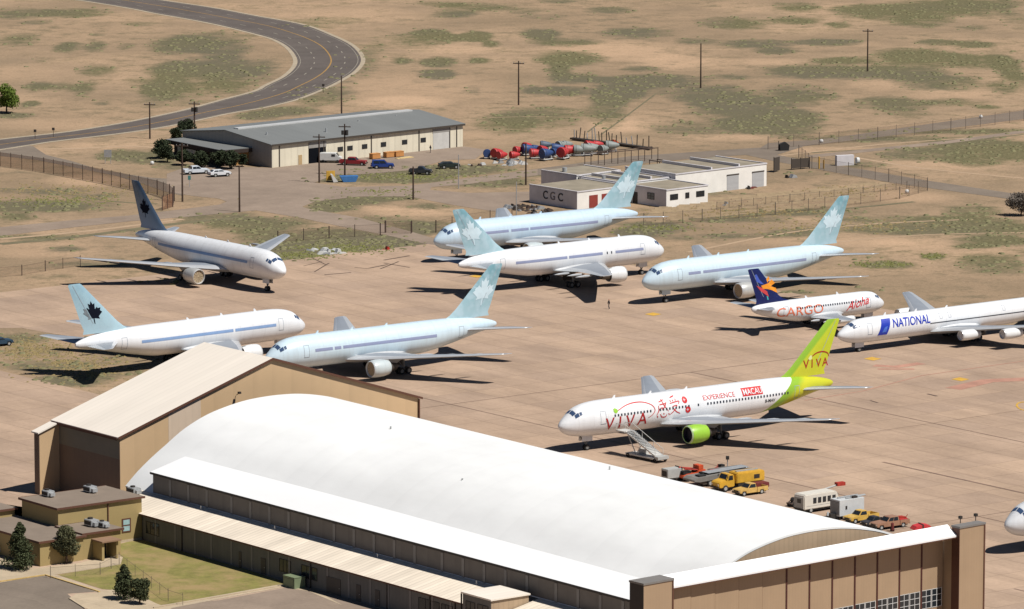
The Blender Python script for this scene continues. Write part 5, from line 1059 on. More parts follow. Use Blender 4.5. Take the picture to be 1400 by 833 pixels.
toolrig('tow_bar_head', 'red tow bar lying right of the small red tug', 'tow bar', gp(988,649), R(200), [('bar', MB().tube((-1.6,0,.4),(1.6,0,.4),.08,n=8), M_rrust), ('hitch', MB().box(1.5,2.0,-.25,.25,.2,.6), M_rrust), ('wheels', MB().tube((-.3,-.5,.2),(-.3,.5,.2),.2), M_tyre)])
toolrig('light_mast', 'thin grey equipment mast standing beside the loader deck', 'mast', gp(994.5,650), 0, [('base', MB().box(-.5,.5,-.4,.4,0,.5), M_bump), ('mast', MB().tube((0,0,.5),(0,0,2.4),.08,n=8), M_gal), ('head', MB().box(-.25,.25,-.2,.2,2.4,2.9), M_bump)])
vn = root('white_tank', 'white rounded tank cart peeking out behind the yellow tanker truck', 'tank', (*gp(1011, 657), .03), R(214))
MB().rev([(-1.6,.02),(-1.55,.6),(-1.3,.9),(1.3,.9),(1.55,.6),(1.6,.02)], (0,0,1.9), 20).build('tank', M_whteng, vn, smooth=True); MB().box(-1.3,1.3,-.7,.7,.45,1.1).build('frame', M_bump, vn)
for x in (-.9,.9):
    for sg in (-1, 1): wheel(vn, x, sg*.65, .3, .3, .2)
vn.scale = (.75, .75, .75)
dp = root('red_trailer', 'dark red trailer half hidden behind the yellow tanker truck and pickup', 'trailer', (*gp(1038.5, 671), .03), R(214)); M_drd = mat('dark_red_machine', hx(110,44,42), .6, .2, 2)
MB().box(-1.2,1.2,-.8,.8,.55,1.25).build('body', M_drd, dp, bevel=.04); MB().tube((1.2,0,.5),(2.1,0,.4),.05,n=6).build('tow_bar', M_bump, dp)
for sg in (-1, 1): wheel(dp, 0, sg*.85, .35, .35, .24)
# shuttle bus
bs = root('shuttle_bus', 'white shuttle bus with five dark side windows, facing away', 'bus', (*gp(1117, 698), .03), R(38)); M_bw = mat('bus_white', hx(214,208,196), .45, .06, 1)
bb = MB().prism([(-3.5,.55),(-3.5,2.5),(-3.3,2.8),(2.5,2.8),(3.0,2.45),(3.2,1.7),(4.2,1.45),(4.4,.95),(4.4,.55)], -1.15, 1.15).build('body', M_bw, bs, bevel=.12)
for i in range(5): MB().box(-1.75+i*.92, -1.15+i*.92, -1.2, -1.152, 1.4, 2.2).build('window', M_glass, bb); MB().box(-1.75+i*.92, -1.15+i*.92, 1.152, 1.2, 1.4, 2.2).build('window', M_glass, bb)
MB().box(-3.54,-3.502,-.95,.95,.7,2.3).build('rear_panel', mat('bus_rear', hx(150,150,148), .5, .15, 2), bb); MB().box(-3.57,-3.541,-.5,.3,1.5,2.1).build('rear_window', M_glass, bb)
MB().box(3.21,3.26,-.9,.9,1.6,2.3).build('windscreen', M_glass, bb); MB().box(-3.6,-3.54,-1.1,1.1,.55,.75).build('bumper', M_bump, bb); MB().box(-3.3,4.2,-1.0,1.0,.35,.54).build('chassis', M_under, bs)
MB().box(-3.0,3.4,-1.17,-1.152,1.05,1.1).build('side_stripe', M_lgrey, bb)
for x in (-2.1, 3.2):
    for sg in (-1, 1): w_ = wheel(bs, x, sg*.98, .42, .42, .3); q = rim(w_, x, sg*1.0, .42, .42, .3); q.data.materials[0] = M_hub
toolrig('tow_dolly', 'rusty dolly with frame standing behind the bus', 'dolly', gp(1087,692), R(38), [('frame', MB().box(-1.2,1.2,-.6,.6,.4,.55).tube((-1,-.5,.5),(.9,.1,1.8),.06,n=6).tube((-1,.5,.5),(.9,.1,1.8),.06,n=6), M_rust), ('wheels', MB().tube((-.7,-.7,.3),(-.7,.7,.3),.3).tube((.7,-.7,.3),(.7,.7,.3),.3), M_tyre), ('reel', MB().tube((-.3,-.3,.9),(-.3,.3,.9),.4,n=14), M_bump)])
toolrig('work_platform', 'long red tipped platform boom resting beyond the bus roof', 'lift', gp(1124,688), R(30), [('base', MB().box(-1.3,1.3,-.7,.7,.3,1.2), M_rrust), ('boom', MB().tube((-2.8,0,1.4),(3.0,0,2.5),.14,n=8), M_lgrey), ('cage', MB().box(2.4,3.8,-.4,.4,2.3,2.8), M_rrust), ('wheels', MB().tube((-.8,-.8,.3),(-.8,.8,.3),.3).tube((.8,-.8,.3),(.8,.8,.3),.3), M_tyre)])
# white box trailer
bt_ = root('box_trailer', 'white box trailer with pipes on its roof between the bus and the yellow pickup', 'trailer', (*gp(1158, 708), .03), R(36)); M_bxw = mat('box_white', hx(198,200,200), .5, .1, 1)
MB().box(-2.3,2.3,-1.1,1.1,.55,2.9).build('body', M_bxw, bt_, bevel=.04); MB().box(-2.34,-2.302,-1.0,1.0,.8,2.7).build('end_panel', mat('end_grey', hx(118,120,122), .6, .15, 1), bt_)
for y, x0, x1 in ((-.6,-.8,2.9),(-.2,.2,3.1),(.3,-1.6,2.2)): MB().tube((x0,y,3.05),(x1,y,3.1),.09,n=8).build('roof_pipe', M_gal, bt_)
MB().box(.3,1.2,-.9,-.3,2.91,3.2).build('roof_box', M_dark, bt_); MB().box(-1.2,-.9,-1.14,-1.102,1.5,2.0).build('hatch', M_dark, bt_)
MB().tube((-2.3,0,.5),(-3.6,0,.35),.07,n=6).box(-3.4,-2.5,-.5,.5,.35,.95).build('tow_bar', M_bump, bt_)
for x in (-.5,.6):
    for sg in (-1, 1): wheel(bt_, x, sg*.95, .36, .36, .24)
toolrig('fire_bottle_cart', 'tiny dark red cart on the ramp right in front of the brown pickup', 'cart', gp(1220,727), 0, [('bottle', MB().tube((0,0,.2),(0,0,1.2),.22,n=10), M_drd), ('wheels', MB().tube((-.3,.1,.2),(.3,.1,.2),.2), M_tyre), ('handle', MB().tube((0,.3,.3),(0,.5,1.3),.03,n=6), M_bump)])
toolrig('red_tarp_bundle', 'low bright red tarp bundle just beyond the hangar door header', 'bundle', gp(1259,723), R(20), [('tarp', MB().prism([(-1.4,0),(-1.0,.45),(.2,.7),(1.1,.5),(1.4,0)], -.8, .8), M_pink), ('strap', MB().box(-.1,.1,-.84,.84,.0,.72), M_bump)])
# passenger stairs
sa_ = root('boarding_stairs', 'white mobile boarding stairs leaning up to the side of the lettered airliner', 'boarding stairs', (*gp(888, 629), .03), R(126+4)); M_stw = mat('stair_white', hx(196,194,188), .5, .12, 2)
ln, hh_ = 6.6, 3.5
MB().prism([(-2.2,.75),(-2.2,1.0),(ln-1.9,hh_+.35),(ln-1.9,hh_+.1)], -.8, .8).build('stair_flight', M_stw, sa_)
MB().box(ln-1.9, ln+.1, -.95, .95, hh_+.1, hh_+.3).build('platform', M_stw, sa_)
for k in range(18): t = k/17; MB().box(-2.1+(ln-.2)*t*.97, -1.85+(ln-.2)*t*.97, -.72, .72, 1.0+(hh_-.65)*t+.02, 1.06+(hh_-.65)*t+.02).build('tread', M_gal, sa_)
for sg in (-1, 1):
    MB().tube((-2.2,sg*.8,1.9),(ln-1.9,sg*.8,hh_+1.3),.05,n=6).tube((-2.2,sg*.8,.9),(-2.2,sg*.8,1.9),.04,n=6).tube((0,sg*.8,1.9),(0,sg*.8,2.9),.04,n=6).tube((2.6,sg*.8,3.0),(2.6,sg*.8,4.0),.04,n=6).tube((ln-1.9,sg*.9,hh_+1.3),(ln+.1,sg*.9,hh_+1.3),.05,n=6).tube((ln+.1,sg*.9,hh_+.3),(ln+.1,sg*.9,hh_+1.3),.04,n=6).build('handrail', M_stw, sa_)
    MB().tube((2.3,sg*.7,.6),(4.3,sg*.7,hh_+.1),.08,n=6).tube((2.3,sg*.7,.6),(1.2,sg*.7,2.1),.06,n=6).build('brace', M_stw, sa_)
MB().box(-3.0,4.4,-1.05,1.05,.4,.62).build('chassis', M_stw, sa_); MB().box(-3.2,-2.3,-1.1,1.1,.5,.95).build('counterweight', M_lgrey, sa_)
MB().box(1.4,3.0,-1.1,-.4,.62,1.3).build('engine_box', M_stw, sa_)
for x in (-2.4, 3.8):
    for sg in (-1, 1): w_ = wheel(sa_, x, sg*1.05, .33, .33, .25)
# distant parking lot
pickup('white pickup truck parked nearest the dark annex, left of the white sedan', gp(268, 238), R(22), paint('white_truck_paint', (206,212,218), .05), crew=True, L_=5.6)
pickup('white sedan parked right of the white pickup by the dark annex', gp(300, 241.5), R(24), paint('white_car_paint', (216,218,220), .05), bed=False, cat='car', name='sedan_car', L_=4.7)
pickup('dark red pickup truck parked beside the white van at the warehouse', gp(483, 226), R(-12), paint('red_truck_paint', (140,34,42)), L_=5.9, crew=True)
pickup('dark blue sport utility vehicle parked alone before the warehouse', gp(523, 230.5), R(4), paint('blue_suv_paint', (34,62,130)), bed=False, cat='suv', name='sport_utility_vehicle', L_=4.9)
pickup('dark pickup truck with white bed rails on the grass strip', gp(575, 238.5), R(-8), paint('black_truck_paint', (58,58,62)), L_=4.8)
pickup('dark green station wagon on the gravel right of the dark pickup', gp(614, 230.5), R(6), paint('green_car_paint', (46,56,52)), bed=False, cat='car', name='station_wagon', L_=4.6)
pickup('dark blue car cut off by the left edge on the ramp island', gp(-1, 473), R(30), paint('navy_car_paint', (46,70,90)), bed=False, cat='car', name='parked_car', L_=4.6)
pickup('parked car peeking in at the left edge below the office trees', gp(-3, 757), R(30), paint('silver_car_paint', (170,176,182)), bed=False, cat='car', name='parked_car', L_=4.6)
vw = root('cargo_van', 'white cargo van parked by the dark warehouse opening', 'van', (*gp(452, 222.5), .03), R(-6)); M_vw = mat('van_white', hx(206,206,202), .45, .06, 1)
vb = MB().prism([(-2.4,.5),(-2.4,2.0),(-2.2,2.15),(1.2,2.15),(1.9,1.4),(2.4,1.25),(2.5,.5)], -.95, .95).build('body', M_vw, vw, bevel=.1)
glass(vb, [(1.86,-.8,1.5),(1.86,.8,1.5),(1.3,.75,2.08),(1.3,-.75,2.08)], 'windscreen'); MB().box(.3,1.1,-.975,-.952,1.4,1.9).build('window', M_glass, vb); MB().box(-2.3,2.3,-.85,.85,.32,.49).build('chassis', M_under, vw)
for x in (-1.5,1.6):
    for sg in (-1, 1): w_ = wheel(vw, x, sg*.85, .36, .36, .24)
# people
M_cl = mat('dark_clothes', (.03,.03,.045), .9, .2, 4); M_sk = mat('skin_tone', hx(170,120,96), .7, .05, 2)
def person(label, pos, rz):
    rt = root('person', label, 'person', (pos[0], pos[1], .03), rz)
    bmv = [(0,0,.95),(0,.02,1.2),(0,.0,1.45),(0,0,1.58),(0,0,1.72), (.05,.12,.9),(.12,.14,.5),(.02,.15,.06),(.16,.15,.03),(-.03,-.12,.9),(-.02,-.13,.5),(-.2,-.13,.06),(-.07,-.13,.03),(0,.2,1.42),(-.08,.27,1.15),(.06,.26,.9),(0,-.2,1.42),(.1,-.27,1.15),(.2,-.24,.92)]
    ed = [(0,1),(1,2),(2,3),(3,4),(0,5),(5,6),(6,7),(7,8),(0,9),(9,10),(10,11),(11,12),(2,13),(13,14),(14,15),(2,16),(16,17),(17,18)]
    rad = [.15,.14,.16,.06,.11,.09,.065,.045,.04,.09,.065,.045,.04,.065,.05,.035,.065,.05,.035]
    me = bpy.data.meshes.new('body'); me.from_pydata(bmv, ed, []); o_ = bpy.data.objects.new('body', me); scene.collection.objects.link(o_)
    md = o_.modifiers.new('s', 'SKIN'); 
    for i, v in enumerate(me.skin_vertices[0].data): v.radius = (rad[i], rad[i]); v.use_root = (i == 0)
    o_.modifiers.new('u', 'SUBSURF').levels = 1; o_.modifiers['u'].render_levels = 1
    me.materials.append(M_cl); o_.parent = rt
    MB().rev([(-.11,.02),(-.08,.07),(0,.1),(.08,.08),(.12,.02)], (0,0,0), 12).build('head', M_sk, rt, smooth=True).location = (0.0, 0, 1.7)
    return rt
person('person in dark clothes walking along the warehouse front', gp(588.5, 209.5), R(30))
person('person in dark clothes standing alone on the ramp below the white airliner', gp(832.5, 423), R(200))
# crates, skips, debris
M_crate = mat('orange_crate_wood', hx(190,132,74), .8, .15, 1.5)
for i, (u, v, lab) in enumerate(((512.5, 217.5, 'orange crate beside the red pickup, leftmost of three at the warehouse wall'), (531.5, 215.5, 'orange crate in the middle of the three at the warehouse wall'), (544.5, 214.5, 'orange crate with pale sheets beside it, rightmost of three'))):
    rt = root('crate', lab, 'crate', (*gp(u, v), .03), R(41), 'orange crates at the warehouse wall')
    MB().box(-1.1,1.1,-.6,.6,.12,1.15).build('box', M_crate, rt); MB().box(-1.15,1.15,-.65,.65,1.152,1.22).build('lid', M_crate, rt); MB().box(-1.1,1.1,-.6,-.4,0,.118).box(-1.1,1.1,.4,.6,0,.118).build('skid', M_jnt, rt)
tag(MB().box(-2.2,2.2,-.5,.5,0,.12).box(-1.2,1.8,-.3,.6,.123,.2).build('board_stack', mat('pale_board', hx(206,182,130), .8, .1, 1), loc=(*gp(553,216.5),.03), rz=R(38)), 'pale boards lying beside the orange crates', 'boards')
sk_ = root('scrap_skip', 'blue open skip with white panels at the foot of a utility pole', 'skip', (*gp(477, 248.5), .03), R(12)); M_bsk = mat('skip_blue', hx(60,112,168), .6, .15, 2)
MB().prism([(-1.3,0),(-1.9,1.2),(1.9,1.2),(1.3,0)], -.9, .9).build('bin', M_bsk, sk_); MB().prism([(-3.4,0),(-3.9,1.6),(-3.6,1.7),(-2.4,.1)], -.8, .7).build('panel', M_wfr, sk_); MB().box(-4.6,-2.8,.9,1.2,.2,2.2).build('sheet', M_yel, sk_)
def debris(lab, u, v, cols, n, sx, sy, seed, nm='debris_pile', cat='debris'):
    rr = random.Random(seed); mb = MB()
    for i in range(n):
        x, y = rr.uniform(-sx, sx), rr.uniform(-sy, sy); a_ = rr.uniform(.2, .9); b_ = rr.uniform(.1,.5); c_ = rr.uniform(.1,.8)
        mb.prism([(x-a_, 0), (x-a_*.4, c_), (x+a_*.6, c_*rr.uniform(.3,1)), (x+a_, 0)], y-b_, y+b_, 'y', rr.randrange(len(cols)))
    tag(mb.build(nm, cols, loc=(*gp(u, v), .03), rz=R(30)), lab, cat)
debris('white scrap lying on the ramp edge beside the far left airliner nose', 446, 345, [M_wfr, M_wfr, M_gal], 22, 2.6, 3.5, 5)
debris('low red beam lying at the ramp edge', 521, 342, [M_rrust], 4, 1.8, .5, 6, 'red_beam', 'beam')
debris('pale plank debris left of the wrapped cowlings', 654, 226, [M_wfr, M_rust], 6, 2.5, 1.5, 8)
debris('dark red scrap on the ground before the roller door of the white workshop', 1028, 258, [M_drd, M_dark], 5, 1.6, 1.0, 9)
debris('wooden scrap and a bin right of the long white workshop', 1081, 243, [M_gal, M_dark], 4, 1.0, .8, 10)
debris('grey boxes standing in the dry field behind the farthest tail', 993, 281, [M_gal], 4, 1.2, 1.2, 12)
debris('grey thorny scrap heap left of the lettered workshop', 728, 288, [M_rust, M_jnt, M_gal], 60, 3.0, 7.0, 13)
# shrink wrapped engine cowlings on stands
WC = {'r': mat('red_wrap', hx(180,50,52), .55, .15, 1), 'b': mat('navy_wrap', hx(44,70,118), .55, .2, 1), 'g': mat('grey_wrap', hx(132,138,134), .6, .2, 1), 's': mat('slate_wrap', hx(84,96,112), .6, .2, 1)}
def cowl(kind_, label, u, v, rz, s_=1.0, protos={}):
    if kind_ not in protos:
        rt = root('wrapped_cowling', label, 'cowling', (0,0,0), 0, 'wrapped engine cowlings on white stands')
        MB().rev([(-2.2,.1),(-2.1,.4),(-1.2,.8),(.0,1.12),(1.1,1.28),(1.4,1.2),(1.45,.3),(1.44,.02)], (0,0,1.75), 20).build('cover', WC[kind_], rt, smooth=True)
        MB().box(-1.5,1.5,-.9,-.75,.3,.5).box(-1.5,1.5,.75,.9,.3,.5).tube((-1.2,-.8,.4),(-1.2,-.5,1.1),.08,n=6).tube((-1.2,.8,.4),(-1.2,.5,1.1),.08,n=6).tube((1.2,-.8,.4),(1.2,-.7,.9),.08,n=6).tube((1.2,.8,.4),(1.2,.7,.9),.08,n=6).box(-1.5,-1.3,-.75,.75,.3,.5).box(1.3,1.5,-.75,.75,.3,.5).build('stand', M_wfr, rt)
        for x in (-1.2,1.2): MB().tube((x,-.95,.2),(x,.95,.2),.2,n=10).build('wheel', M_tyre, rt)
        for y in (-.35,.4): MB().rev([(y*2-.04,1.29),(y*2+.04,1.30)], (0,0,1.752), 20).build('strap', M_bump, rt) if y > 0 else None
        protos[kind_] = rt; o_ = rt
    else: o_ = dup(protos[kind_], label=label)
    o_.location = (*gp(u, v), .03); o_.rotation_euler.z = rz; o_.scale = (s_,)*3
CL = [('b',666,217.5,80,1.15,'dark blue wrapped cowling, leftmost of the row'),('r',679.5,218,70,1.15,'red wrapped cowling right of the leftmost blue one'),('r',687,219.5,60,1.1,'red wrapped cowling, third from the left in the front row'),
 ('r',703,218.5,45,1.0,'red wrapped cowling just left of the utility pole'),('r',708,212,30,1.0,'red wrapped cowling behind the utility pole'),('r',719,207.5,20,1.0,'small red wrapped cowling highest on the left of the lot'),('b',722,213.5,30,1.1,'dark blue wrapped cowling right behind the pole'),
 ('b',733,210.5,25,1.0,'dark blue wrapped cowling in the second row left'),('s',745,206.5,30,1.1,'slate grey wrapped cowling at the back of the lot'),('r',731,217.5,25,1.05,'long red wrapped cowling in the front row right of the pole'),('r',742,213,30,1.0,'red wrapped cowling between two blue ones'),
 ('b',747,219.5,35,1.15,'dark blue wrapped cowling low in the middle of the front row'),('b',757,215.5,25,1.1,'dark blue wrapped cowling in the middle of the lot'),('b',761,209.5,20,1.05,'dark blue wrapped cowling beside the grey ones at the back'),('g',768,207,25,1.1,'grey wrapped cowling farthest at the back'),('g',774,206,20,1.0,'grey wrapped cowling right of the farthest grey one'),
 ('r',770,218,35,1.15,'red wrapped cowling low in the front row right of the blues'),('r',779,213.5,35,1.1,'red wrapped cowling above the low front red one'),('r',784,208.5,30,.9,'small dark red wrapped cowling at the centre back'),('g',792,213.5,25,1.2,'large grey wrapped cowling right of the reds'),
 ('g',803,214,20,1.2,'large grey wrapped cowling in the middle of the right group'),('g',811,212,25,1.1,'grey wrapped cowling below the small reds'),('r',807,206,25,.95,'small red wrapped cowling over the grey group'),('r',816,204,25,.95,'small red wrapped cowling, rightmost of the reds'),
 ('g',825,211,15,1.15,'grey wrapped cowling near the right end'),('g',836,208.5,15,1.2,'tapered grey wrapped cowling, rightmost of all')]
for k_, u, v, rz, s_, lab in CL: cowl(k_, lab, u + rnd.uniform(-1,1), v + rnd.uniform(-.8,.8), R(rz+185+rnd.uniform(-30,30)), s_*rnd.uniform(.6,.8))
def postrack(lab, u0, v0, u1, v1, n, extra=()):
    p, q = at(u0, v0), at(u1, v1); d = q-p; rz = math.atan2(d.y, d.x); L_ = d.length
    rt = root('cargo_rack', lab, 'rack', (p.x, p.y, .03), rz, 'dark stanchion racks behind the cowlings')
    MB().box(0, L_, -.7, .7, .2, .55).build('bed', M_jnt, rt)
    rr = random.Random(n)
    for i in range(n):
        x = L_*(i+.5)/n; hh = rr.uniform(1.4, 2.8); MB().tube((x,rr.uniform(-.5,.5),.55),(x+rr.uniform(-.3,.3),0,.55+hh),.11,n=6).build('post', M_jnt if rr.random() < .7 else M_gal, rt)
postrack('longer dark rack of upright posts behind the cowlings', 782, 191.5, 845, 199.5, 13); postrack('shorter dark rack of upright posts at the right end behind the cowlings', 845, 199, 890, 205.5, 6)
debris('orange machine part lying between the two post racks', 834, 196.5, [M_orng, M_yel], 5, 1.3, .8, 15, 'machine_part', 'machine part')
debris('white low stands on the ground under the cowlings at the left', 700, 224, [M_wfr, M_gal], 24, 3.0, 3.0, 16, 'stand_parts', 'stand parts')
# ------------------------------------------------------------------ utility poles
M_pole = mat('creosote_pole', hx(72,56,46), .9, .2, 1.2)
PX = [(205,190,140,'T','utility pole with cross arm beside the curving road left of the dark annex'),(266,181,139,'X','utility pole with a transformer rising behind the dark annex'),(467,156,104,'I','bare utility pole behind the warehouse by the road bend'),(709,144,84,'T','utility pole alone in the dry field above the cowlings'),
 (958,120.5,60,'I','utility pole alone in the open field right of the centre'),(1186,97.5,40,'T','utility pole farthest away at the upper right'),(249.5,276,196,'T','tall utility pole in front of the dark annex, beside the fence end'),(327.5,290,227,'I','utility pole at the parking lot entrance'),
 (436.5,250,184,'T','utility pole with cross arm in front of the dark warehouse opening'),(471.5,240,170,'X','utility pole with cross arm behind the blue skip'),(565,273,228,'I','short pole beside the side road'),(627,258,212,'i','thin grey pole beside the side road'),(719,253,196,'I','utility pole leaning slightly in front of the cowlings'),(706,298,249,'i','thin pole left of the lettered workshop'),
 (-2,833,640,'I','pole at the lower left edge')]
for i, (u, vb_, vt, ty, lab) in enumerate(PX):
    if ty == 'I' and u < 0: continue
    p = at(u, vb_); ppm = CF/math.hypot(p.y, CH); h_ = (vb_-vt)/ppm/math.cos(R(9)); 
    rt = root('utility_pole', lab, 'utility pole', (p.x, p.y, 0), R(20+i*17)); r0 = .2 if ty != 'i' else .12
    MB().tube((0,0,-.2),(0,0,h_),r0,r0*.7,n=8).build('pole', M_pole if ty != 'i' else M_gal, rt)
    if ty in 'TX':
        rt.rotation_euler.z = R(-10)
        ca = MB().box(-1.3,1.3,-.08,.08,h_-.7,h_-.5).build('crossarm', M_pole, rt)
        for x in (-1.15,-.4,.4,1.15): MB().tube((x,0,h_-.5),(x,0,h_-.25),.06,n=6).build('insulator', M_gal, ca)
    if ty == 'X': MB().tube((.45,0,h_-2.4),(.45,0,h_-1.3),.33,n=12).build('transformer', M_bump, rt); MB().tube((-.45,0,h_-2.3),(-.45,0,h_-1.4),.28,n=12).build('transformer', M_bump, rt)
# ------------------------------------------------------------------ fences
M_mesh = mat('chain_link', hx(120,96,76), .9, .3, 2, alpha=.16); M_meshb = mat('rusty_chain_link', hx(140,96,68), .9, .3, 1.5, alpha=.5)
def fence(lab, pts, h, sp, m_, pm, pr=.05, grp=None):
    P = [at(*p) for p in pts]; rt = root('chain_link_fence', lab, 'fence', (P[0].x, P[0].y, 0), 0, grp); o0 = P[0]; n = 0
    mb = MB(); rl = MB()
    for p, q in zip(P[:-1], P[1:]):
        L_ = (q-p).length; k = max(1, round(L_/sp)); a, b = p-o0, q-o0
        mb.add([(a.x,a.y,.05),(b.x,b.y,.05),(b.x,b.y,h),(a.x,a.y,h)], [(0,1,2,3)]); rl.tube((a.x,a.y,h),(b.x,b.y,h),.022,n=5)
        for i in range(k + (1 if q is P[-1] else 0)):
            if n >= 99: break
            c = a + (b-a)*i/k; MB().tube((c.x,c.y,0),(c.x,c.y,h+.25),pr*(1.5 if i == 0 else 1),n=6).build('post', pm, rt); n += 1
    mb.build('mesh', m_, rt); rl.build('rail', pm, rt); return rt
M_fpost = mat('fence_post_grey', hx(104,94,84), .8, .15, 2)
fence('tall rusty chain link fence running along the left access road', [(-30,225),(0,227.5),(60,236),(140,251),(215,267),(232,273),(236,278)], 3.0, 3.9, M_meshb, M_rust, .07)
fence('short rusty fence return beside the tall pole', [(238,275),(236,283),(222,288)], 2.8, 3.2, M_meshb, M_rust, .1)
fence('chain link fence along the upper right road', [(1050,204),(1120,198.5),(1200,191),(1300,179),(1400,165.5),(1450,159)], 2.6, 5.5, M_mesh, M_fpost)
fence('chain link fence between the dry field and the right side road', [(1092,216),(1110,231),(1160,240),(1215,249),(1268,261)], 2.6, 4.6, M_mesh, M_fpost)
fence('chain link fence around the dry field below the workshops', [(1268,261),(1230,272),(1150,283),(1060,294),(960,303),(880,309)], 2.3, 5, M_mesh, M_fpost, .06)
fence('low fence across the dry field right of the white workshops', [(1240,258),(1180,266),(1080,276),(980,287)], 1.4, 3.5, M_mesh, M_fpost, .05)
fence('perimeter fence of the ramp behind the middle airliners', [(380,333),(450,326),(520,322),(562,320)], 2.2, 6, M_mesh, M_rust, .08)
fence('perimeter fence right of the ramp gate', [(596,318),(640,308),(700,300)], 2.2, 6, M_mesh, M_rust, .08)
fence('sliding gate across the ramp access road', [(527,318.5),(563,318.5)], 2.2, 8, M_mesh, M_rust, .12)
fence('thin fence across the far left field beside the slate tailed airliner', [(-20,380),(30,377),(62,371),(110,364)], 1.8, 5, M_mesh, M_rust, .06)
fence('light fence around the lawn before the office', [(69,791),(137,786),(152,778),(163,772),(230,822),(250,828)], 1.5, 4, mat('light_mesh', hx(150,140,124), .9, .2, 2, alpha=.08), M_fpost, .03)
gt = root('solid_gate', 'dark solid gate panel beside the white workshop end', 'gate', (*gp(1082,232.5),0), R(30)); MB().box(0,4.6,-.05,.05,.3,2.3).build('panel', M_jnt, gt)
for x in (0,2.3,4.6): MB().tube((x,0,0),(x,0,2.5),.1,n=6).build('post', M_dark, gt)
gt = root('solid_gate', 'short dark gate panel touching the white workshop corner', 'gate', (*gp(1058,236),0), R(60)); MB().box(0,2.6,-.05,.05,.2,3.1).build('panel', M_jnt, gt); MB().tube((0,0,0),(0,0,3.3),.1,n=6).build('post', M_dark, gt)
# signs and bits
sg_ = root('roadside_sign', 'grey panel sign on posts beside the access road', 'sign', (*gp(147.5,224),0), R(-5)); MB().box(-.8,.8,-.05,.05,1.4,3.0).build('panel', M_gal, sg_)
for x in (-.6,.6): MB().tube((x,.06,0),(x,.06,2.9),.07,n=6).build('post', M_gal, sg_)
for u, v, lab in ((48,189,'small dark road sign at the left road edge, the left one of two'),(73,186.5,'small dark road sign at the left road edge, the right one of two'),(442,126,'small marker post on the outer road bend')):
    r0 = root('road_sign', lab, 'road sign', (*gp(u, v+1),0), 0); MB().tube((0,0,0),(0,0,2.0),.06,n=6).build('post', M_pole, r0); MB().box(-.3,.3,-.04,.04,1.5,2.1).build('panel', M_dark, r0)
r0 = root('road_sign', 'small teal sign on a thin post in the parking lot entrance', 'road sign', (*gp(259,256.5),0), 0); MB().tube((0,.05,0),(0,.05,2.4),.06,n=6).build('post', M_gal, r0); MB().box(-.3,.3,-.03,.02,1.6,2.5).build('panel', mat('teal_sign', hx(70,130,126), .6), r0)
mc = root('meter_cabinet', 'grey utility cabinet behind the right side road fence', 'utility cabinet', (*gp(1157,226),0), R(20)); MB().box(-2.4,1.6,-.5,.5,0,2.2).build('cabinet', M_lav, mc); MB().tube((2.3,0,.9),(2.9,0,.9),.7,n=14).build('dish', M_wfr, mc)
yp = root('gate_keypad_post', 'yellow bollard pair at the right side road gate', 'bollards', (*gp(1123,231),0), 0); MB().tube((-.5,0,0),(-.5,0,2.6),.16,n=8).build('post', M_yel, yp); MB().tube((.5,0,0),(.5,0,1.9),.16,n=8).build('post', M_yel, yp)
for u, v, lab in ((1341,162,'white marker beside the upper right road, the farther one'),(1123,195.5,'white marker beside the upper right road, the nearer one'),(1240,264.5,'white marker at the corner of the dry field fence'),(36+172,225.5,'white bag lying on the gravel left of the dark annex')):
    tag(MB().rev([(-.45,.02),(-.3,.35),(0,.45),(.3,.35),(.45,.02)], (0,0,.4), 12).build('white_marker', M_wfr, loc=(*gp(u, v), 0)), lab, 'marker')
bs2 = root('road_barrier', 'dark barrier bin beside the upper right road junction', 'barrier', (*gp(1072,206),0), 0.3); MB().prism([(-1.0,0),(-1.2,1.4),(.2,1.9),(1.1,1.2),(.9,0)], -.5, .5).build('bin', M_under, bs2); MB().tube((-1.3,0,0),(-1.3,0,2.2),.08,n=6).build('post', M_jnt, bs2)
